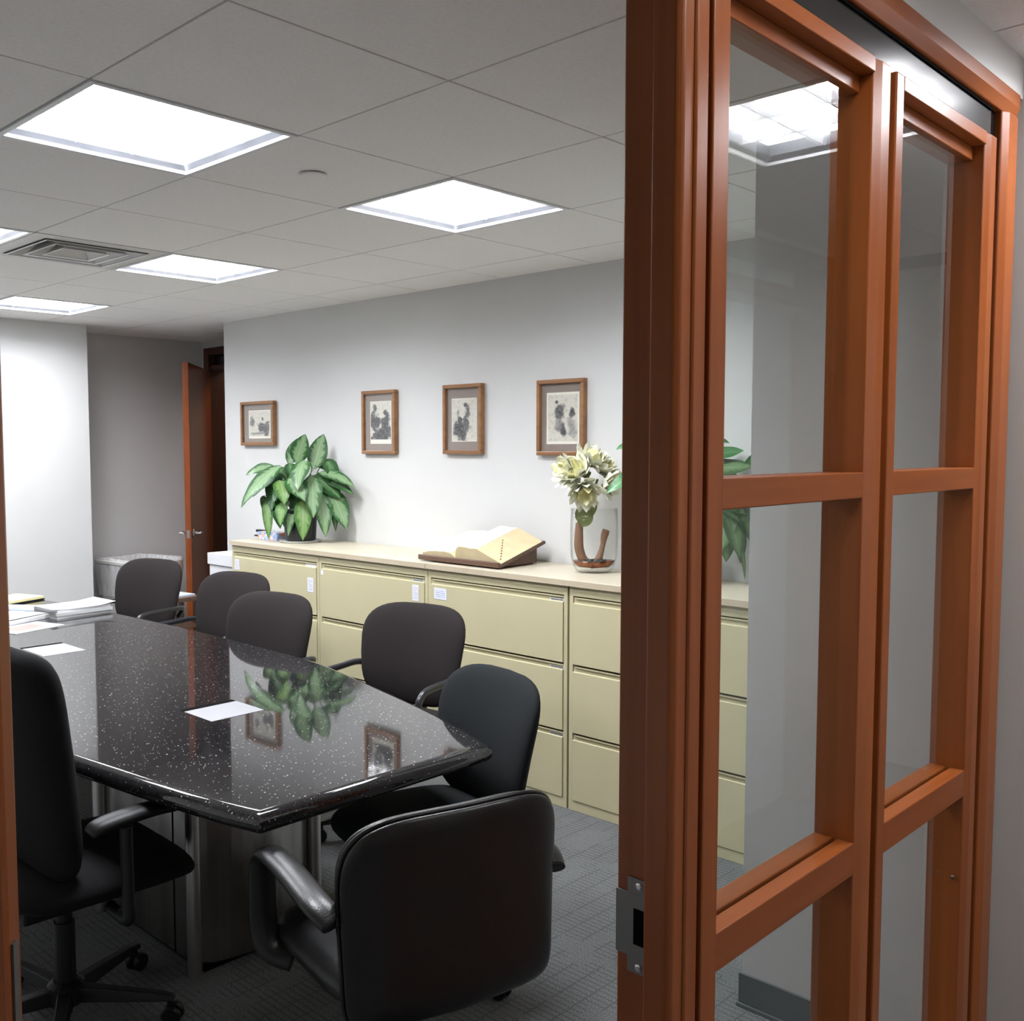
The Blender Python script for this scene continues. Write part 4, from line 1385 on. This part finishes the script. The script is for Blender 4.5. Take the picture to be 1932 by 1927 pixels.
# ------------------------------------------------------------------ chairs (built facing -Y about their own origin)
def base_parts(root, mat='plastic', r=0.27, seat_z=0.40, a0=0.0, legh=0.085):
    MB().lathe([(0.028, 0.07), (0.028, seat_z - 0.10), (0.022, seat_z - 0.10), (0.022, seat_z)], n=16).build('gas_column', mat, root, smooth=False)
    MB().lathe([(0.048, 0.062), (0.052, 0.070), (0.050, 0.115), (0.034, 0.125)], n=18).build('hub', mat, root)
    MB().box(-0.11, 0.11, -0.12, 0.12, seat_z - 0.012, seat_z + 0.012).build('seat_plate', mat, root)
    for k in range(5):
        a = a0 + 2 * PI * k / 5
        ca, sa_ = math.cos(a), math.sin(a)

        def T(x, y, z):
            return (x * ca - y * sa_, x * sa_ + y * ca, z)
        m = MB()
        rows = []
        for (x, hw_, z0, z1) in ((0.03, 0.026, 0.068, 0.110), (0.12, 0.022, 0.070, 0.104), (r - 0.02, 0.017, 0.070, 0.092), (r + 0.018, 0.013, 0.070, 0.084)):
            rows.append([T(x, -hw_, z0), T(x, hw_, z0), T(x, hw_ * 0.7, z1), T(x, -hw_ * 0.7, z1)])
        m.rings(rows).build('base_leg', mat, root, bevel=0.003)
        c = MB()
        for off in (-0.015, 0.015):
            rws = []
            for (rr, yy) in ((0.004, off - 0.009), (0.024, off - 0.009), (0.028, off - 0.004), (0.028, off + 0.004), (0.024, off + 0.009), (0.004, off + 0.009)):
                rws.append([T(r + 0.012 + rr * math.cos(2 * PI * q / 16), yy, 0.028 + rr * math.sin(2 * PI * q / 16)) for q in range(16)])
            c.rings(rws)
        rws = []
        c.rings([[T(r + 0.004 + 0.008 * math.cos(2 * PI * q / 8), 0.008 * math.sin(2 * PI * q / 8), z) for q in range(8)] for z in (0.03, 0.072)])
        c.build('caster', mat, root)


def fabric_chair(fab, label, group, dz=0.0, arms=True):
    root = thing('conference_chair', label, 'chair', (0, 0, 0), group, True)
    top, bot, hw_ = 0.935 + dz, 0.500 + dz, 0.262

    def bend(x, y, z):
        lean = 0.075 * (z + 0.22) / 0.44
        lum = -0.018 * math.cos((z + 0.05) * 7)
        return (x, 0.215 + y - 0.75 * x * x + lean + lum, (top + bot) / 2 + z)
    MB().pillow(hw_, (top - bot) / 2, 0.040, 3.6, bend, 44, 0.09, 4.0).build('backrest', fab, root, smooth=True)

    def flatten(x, y, z):
        return (x, -0.02 + z - 0.0, 0.468 + y - (0.02 * max(0, -z - 0.12) / 0.12))
    MB().pillow(0.252, 0.245, 0.042, 4.2, flatten, 40, -0.04, 5.0).build('seat', fab, root, smooth=True)
    MB().tube(catmull([(0, 0.14, 0.405), (0, 0.255, 0.41), (0, 0.290, 0.47), (0, 0.285, 0.60)], 5), lambda s: 0.022, 10, 0.5, Vector((1, 0, 0))).build('back_bracket', 'plastic', root, smooth=True)
    for sg in ((-1, 1) if arms else ()):
        x = sg * 0.285
        path = catmull([(sg * 0.215, 0.235, 0.600), (sg * 0.262, 0.225, 0.648), (x, 0.180, 0.664), (x, 0.06, 0.664), (x, -0.08, 0.662), (x, -0.140, 0.646), (x, -0.165, 0.600), (x, -0.160, 0.50), (x, -0.13, 0.430), (sg * 0.245, -0.10, 0.402), (sg * 0.10, -0.08, 0.400)], 5)
        MB().tube(path, 0.0145, 10, 1.0, Vector((1, 0, 0))).build('armrest', 'arm_metal', root, smooth=True)
    base_parts(root, 'plastic', 0.27, 0.415, 0.3)
    return root


def place(o, bx, by, rz, off=0.25):
    """stand the chair so that its backrest centre is over (bx, by); rz in degrees, 0 = facing -Y"""
    a = R_(rz)
    o.location = (bx + off * math.sin(a), by - off * math.cos(a), 0)
    o.rotation_euler = (0, 0, a)


GRP = 'upholstered chairs along the far side of the table'
c4 = fabric_chair('fabric', 'brown-black fabric chair in front of the second drawer stack, right of the gap', GRP)
place(c4, -3.225, 2.930, 13)
c4['label'] = 'brown-black fabric chair under the second framed print, fourth from the trash bin'
c3 = copy_tree(c4)
place(c3, -3.965, 2.690, 11)
c3['label'] = 'brown-black fabric chair below the leafy plant, third from the trash bin'
c2 = copy_tree(c4)
place(c2, -4.770, 3.000, 12)
c2['label'] = 'brown-black fabric chair beside the far filing cabinet, second from the trash bin'
c1 = copy_tree(c4)
place(c1, -5.720, 3.000, 16)
c1['label'] = 'brown-black fabric chair in front of the grey trash bin'
c5 = fabric_chair('fabric2', 'charcoal fabric chair at the near right corner of the table', GRP, -0.03, False)
place(c5, -2.170, 2.310, -13)


def leather_chair():
    root = thing('conference_chair', 'low black leather armchair with its back to the doorway', 'chair', (0, 0, 0), None, True)
    top, bot, hw_ = 0.850, 0.390, 0.268
    zc, hh = (top + bot) / 2, (top - bot) / 2

    def bend(x, y, z):
        return (x, 0.235 + y - 0.55 * x * x + 0.03 * (z / hh) ** 2 * (1 if z > 0 else 0.2), zc + z + 0.0)
    MB().pillow(hw_, hh, 0.020, 4.2, lambda x, y, z: bend(x, y + 0.022, z), 72, 0.035, 8.0, 11.0).build('back_shell', 'leather', root, smooth=True)
    MB().pillow(hw_ - 0.006, hh - 0.006, 0.036, 4.2, lambda x, y, z: bend(x, y - 0.022, z), 72, 0.035, 5.0, 9.0).build('backrest', 'leather', root, smooth=True)
    pth = []
    for k in range(65):
        th = 2 * PI * k / 64
        c, q = math.cos(th), math.sin(th)
        e = 4.2 if q >= 0 else 11.0
        x = hw_ * math.copysign(abs(c) ** (2 / e), c)
        z = hh * math.copysign(abs(q) ** (2 / e), q)
        x *= 1 + 0.035 * z / hh
        pth.append(bend(x * 1.002, 0.010, z * 1.002))
    MB().tube(pth, 0.0055, 8).build('piping', 'leather', root, smooth=True)
    MB().pillow(0.262, 0.262, 0.055, 4.4, lambda x, y, z: (x, -0.035 + z, 0.435 + y), 44, -0.04, 5.0).build('seat', 'leather', root, smooth=True)
    for sg in (-1, 1):
        x = sg * 0.292
        path = catmull([(sg * 0.275, 0.205, 0.628), (x, 0.150, 0.648), (x, 0.03, 0.658), (x, -0.09, 0.660), (x, -0.165, 0.650), (x, -0.203, 0.610), (x, -0.208, 0.53), (x, -0.205, 0.455), (sg * 0.280, -0.185, 0.405), (sg * 0.235, -0.150, 0.385)], 6)
        MB().tube(path, 0.0175, 18, 2.0, Vector((1, 0, 0))).build('armrest', 'leather', root, smooth=True)
    base_parts(root, 'plastic', 0.29, 0.375, 0.5)
    return root


lc = leather_chair()
place(lc, -1.552, 1.508, -105, 0.215)


def highback_chair():
    root = thing('office_chair', 'tall black fabric office chair close to the left jamb', 'chair', (0, 0, 0), None, True)
    top, bot, hw_ = 1.095, 0.480, 0.240
    zc, hh = (top + bot) / 2, (top - bot) / 2

    def bend(x, y, z):
        return (x, 0.098 + y - 0.5 * x * x + 0.028 * (z / hh) + 0.01 * (z / hh) ** 2, zc + z)
    MB().pillow(hw_, hh, 0.050, 8.0, bend, 64, 0.0, 6.0).build('backrest', 'fabric3', root, smooth=True)
    MB().pillow(0.255, 0.260, 0.050, 4.2, lambda x, y, z: (x, -0.06 + z, 0.450 + y - 0.03 * (max(0, -z - 0.13) / 0.12) ** 2), 44, -0.03, 5.0).build('seat', 'fabric3', root, smooth=True)
    MB().tube(catmull([(0, 0.10, 0.375), (0, 0.20, 0.375), (0, 0.215, 0.43), (0, 0.195, 0.62)], 5), 0.03, 10, 0.4, Vector((1, 0, 0))).build('back_bracket', 'plastic', root, smooth=True)
    for sg in (-1, 1):
        x = sg * 0.305
        MB().tube(catmull([(sg * 0.2, -0.05, 0.385), (x, -0.05, 0.39), (x + sg * 0.004, -0.05, 0.45), (x, -0.05, 0.60), (x, -0.05, 0.640)], 5), 0.02, 10, 0.8, Vector((0, 1, 0))).build('arm_post', 'plastic', root, smooth=True)
        MB().tube(catmull([(x, 0.045, 0.640), (x, 0.02, 0.655), (x, -0.06, 0.664), (x, -0.14, 0.666), (x, -0.19, 0.658)], 5), lambda s: 0.038 - 0.012 * abs(2 * s - 1) ** 3, 12, 0.5).build('armrest', 'plastic', root, smooth=True)
    MB().tube(catmull([(0.12, -0.02, 0.375), (0.22, -0.05, 0.372), (0.29, -0.07, 0.366)], 4), lambda s: 0.006 + 0.010 * s, 8, 0.5).build('tilt_lever', 'plastic', root, smooth=True)
    MB().box(-0.09, 0.09, -0.10, 0.14, 0.350, 0.398).build('mechanism', 'plastic', root, bevel=0.01)
    base_parts(root, 'plastic', 0.29, 0.395, 0.15)
    return root


hb_ = highback_chair()
place(hb_, -2.750, 0.920, 178, 0.225)


# ------------------------------------------------------------------ papers on the table
def sheet(name, label, cat, cx, cy, sx, sy, z, h, rz, mat, group='papers on the table', bevel=0.0):
    t = thing(name, label, cat, (cx, cy, z), group, True)
    t.rotation_euler = (0, 0, R_(rz))
    m = MB()
    m.box(-sx / 2, sx / 2, -sy / 2, sy / 2, 0, h)
    m.build('sheets', mat, t, bevel=bevel)
    return t


PZ = TT + 0.0003
sheet('document_bundle', 'white report at the bottom of the paper stack', 'papers', -5.215, 2.270, 0.235, 0.300, PZ, 0.014, 6, 'paper')
sheet('document_folder', 'grey folder in the middle of the paper stack', 'folder', -5.210, 2.275, 0.240, 0.310, PZ + 0.0142, 0.016, 4, 'paper_grey')
sheet('document_bundle', 'white bundle resting on the grey folder', 'papers', -5.215, 2.272, 0.230, 0.300, PZ + 0.0304, 0.014, 7, 'paper')
t = thing('loose_sheet', 'loose printed sheets on top of the paper stack', 'papers', (-5.21, 2.27, PZ + 0.0446), 'papers on the table', True)
t.rotation_euler = (0, 0, R_(3))
m = MB()
prev = None
for k in range(9):
    s = k / 8
    zz = 0.0005 + 0.012 * max(0, s - 0.72) / 0.28 + 0.006 * max(0, 0.2 - s) / 0.2
    idx = []
    for q, xx in enumerate((-0.118, 0.118)):
        m.uv[len(m.v)] = (q, s)
        idx.append(len(m.v))
        m.v.append((xx, -0.165 + 0.345 * s, zz))
    if prev:
        m.f.append((prev[0], prev[1], idx[1], idx[0]))
    prev = idx
m.build('sheets', 'page_text', t)
sheet('photo_sheet', 'flat white sheet with a grey picture at the table edge of the papers', 'paper', -4.945, 1.925, 0.200, 0.280, PZ, 0.003, 18, 'paper')
t = thing('picture_card', 'small grey picture printed on the flat white sheet', 'picture', (-4.955, 1.925, PZ + 0.0032), 'papers on the table', True)
t.rotation_euler = (0, 0, R_(18))
MB().box(-0.05, 0.06, -0.09, 0.07, 0, 0.0006).build('card', M['mat_board'], t)
t = thing('open_envelope', 'open white carton flap lying left of the paper stack', 'envelope', (-5.22, 1.945, PZ), 'papers on the table', True)
t.rotation_euler = (0, 0, R_(24))
MB().box(-0.13, 0.13, -0.14, 0.14, 0, 0.022).build('carton', 'paper', t, bevel=0.002)
MB().prism([(-0.14, 0.024), (0.14, 0.0225), (0.14, 0.0235), (-0.14, 0.025)], lambda p: (-0.12, p[0], p[1]), lambda p: (0.12, p[0] * 0.96, p[1] + 0.004)).build('flap', 'page_text', t)
t = thing('rolled_document', 'pale blue curled papers behind the paper stack', 'papers', (-5.515, 2.085, PZ), 'papers on the table', True)
t.rotation_euler = (0, 0, R_(35))
for (y, r) in ((0.0, 0.016), (0.05, 0.013)):
    MB().tube([(-0.14, y, r), (-0.05, y, r), (0.05, y, r), (0.15, y, r)], r, 14).build('roll', 'paper_blue', t, smooth=True)
MB().box(-0.15, 0.16, -0.05, 0.10, 0.0, 0.0008).build('sheets', 'paper', t)
t = thing('legal_pad', 'yellow writing pad at the far left of the table', 'notepad', (-5.86, 2.19, PZ), 'papers on the table', True)
t.rotation_euler = (0, 0, R_(20))
MB().box(-0.11, 0.11, -0.15, 0.15, 0.0, 0.008).build('backing', 'plastic', t)
MB().box(-0.108, 0.108, -0.148, 0.148, 0.0081, 0.022).build('sheets', 'paper_yellow', t)

# ------------------------------------------------------------------ trash bin, boxes and trays in the alcove
bn = thing('trash_bin', 'grey plastic trash bin with a clear liner in the alcove', 'trash bin', (-7.20, 3.66, 0), None, True)
bn.rotation_euler = (0, 0, R_(6))


def rrect(hx, hy, r, z, n=5):
    out = []
    for (cx, cy, a0) in ((hx - r, hy - r, 0), (-hx + r, hy - r, PI / 2), (-hx + r, -hy + r, PI), (hx - r, -hy + r, 1.5 * PI)):
        for k in range(n):
            a = a0 + PI / 2 * k / (n - 1)
            out.append((cx + r * math.cos(a), cy + r * math.sin(a), z))
    return out


MB().rings([rrect(0.21, 0.16, 0.05, 0.0), rrect(0.215, 0.165, 0.05, 0.03), rrect(0.265, 0.205, 0.06, 0.745), rrect(0.255, 0.195, 0.055, 0.745), rrect(0.205, 0.155, 0.045, 0.03)]).build('body', 'bin', bn, smooth=False)
MB().rings([rrect(0.268, 0.208, 0.06, 0.742), rrect(0.288, 0.228, 0.07, 0.746), rrect(0.290, 0.230, 0.07, 0.766), rrect(0.280, 0.220, 0.065, 0.772), rrect(0.258, 0.198, 0.055, 0.760), rrect(0.258, 0.198, 0.055, 0.745)], True, False, False).build('rim', 'bin', bn)
rws = []
rnd = random.Random(3)
for (gx_, z) in ((0.0, 0.50), (0.010, 0.60), (0.018, 0.70), (0.028, 0.768), (0.022, 0.785), (-0.012, 0.778), (-0.030, 0.70)):
    rr = rrect(0.255 + gx_ + (0.01 if z < 0.76 else 0.0), 0.195 + gx_ + (0.01 if z < 0.76 else 0.0), 0.06, z, 8)
    rws.append([(x * (1 + rnd.uniform(-0.02, 0.02)), y * (1 + rnd.uniform(-0.02, 0.02)), zz + rnd.uniform(-0.008, 0.008)) for (x, y, zz) in rr])
MB().rings(rws, True, False, False).build('liner', 'liner', bn, smooth=True)

for (z0, z1, lab) in ((0.0, 0.30, 'white storage box at the bottom of the stack beside the cabinets'), (0.302, 0.62, 'middle white storage box beside the filing cabinets'), (0.622, 0.93, 'topmost white storage box beside the far filing cabinet')):
    t = thing('storage_box', lab, 'box', (-5.72, 3.66, z0), 'white storage boxes stacked beside the cabinets')
    MB().box(-5.865, -5.555, 3.475, 3.85, z0, z1 - 0.012).build('carton', 'paper', t, bevel=0.002)
    MB().box(-5.875, -5.545, 3.465, 3.86, z1 - 0.075, z1).build('lid', 'paper', t, bevel=0.003)
    MB().box(-5.745, -5.665, 3.4645, 3.476, z1 - 0.150, z1 - 0.120).build('hand_hole', 'gasket', t)

t = thing('side_stand', 'dark low stand with sheets beside the alcove door', 'side table', (-6.42, 3.52, 0), None, True)
MB().box(-0.14, 0.14, -0.14, 0.14, 0.55, 0.58).build('top', 'stand_wood', t, bevel=0.003)
MB().box(-0.13, 0.13, -0.13, 0.13, 0.36, 0.38).build('shelf', 'stand_wood', t, bevel=0.003)
for (x, y) in ((-0.12, -0.12), (0.12, -0.12), (-0.12, 0.12), (0.12, 0.12)):
    MB().box(x - 0.014, x + 0.014, y - 0.014, y + 0.014, 0.0, 0.5498).build('leg', 'stand_wood', t)
sheet('loose_sheet', 'pale blue sheets on the dark low stand', 'papers', -6.42, 3.50, 0.21, 0.24, 0.5803, 0.012, 8, 'paper_blue', 'papers in the alcove')
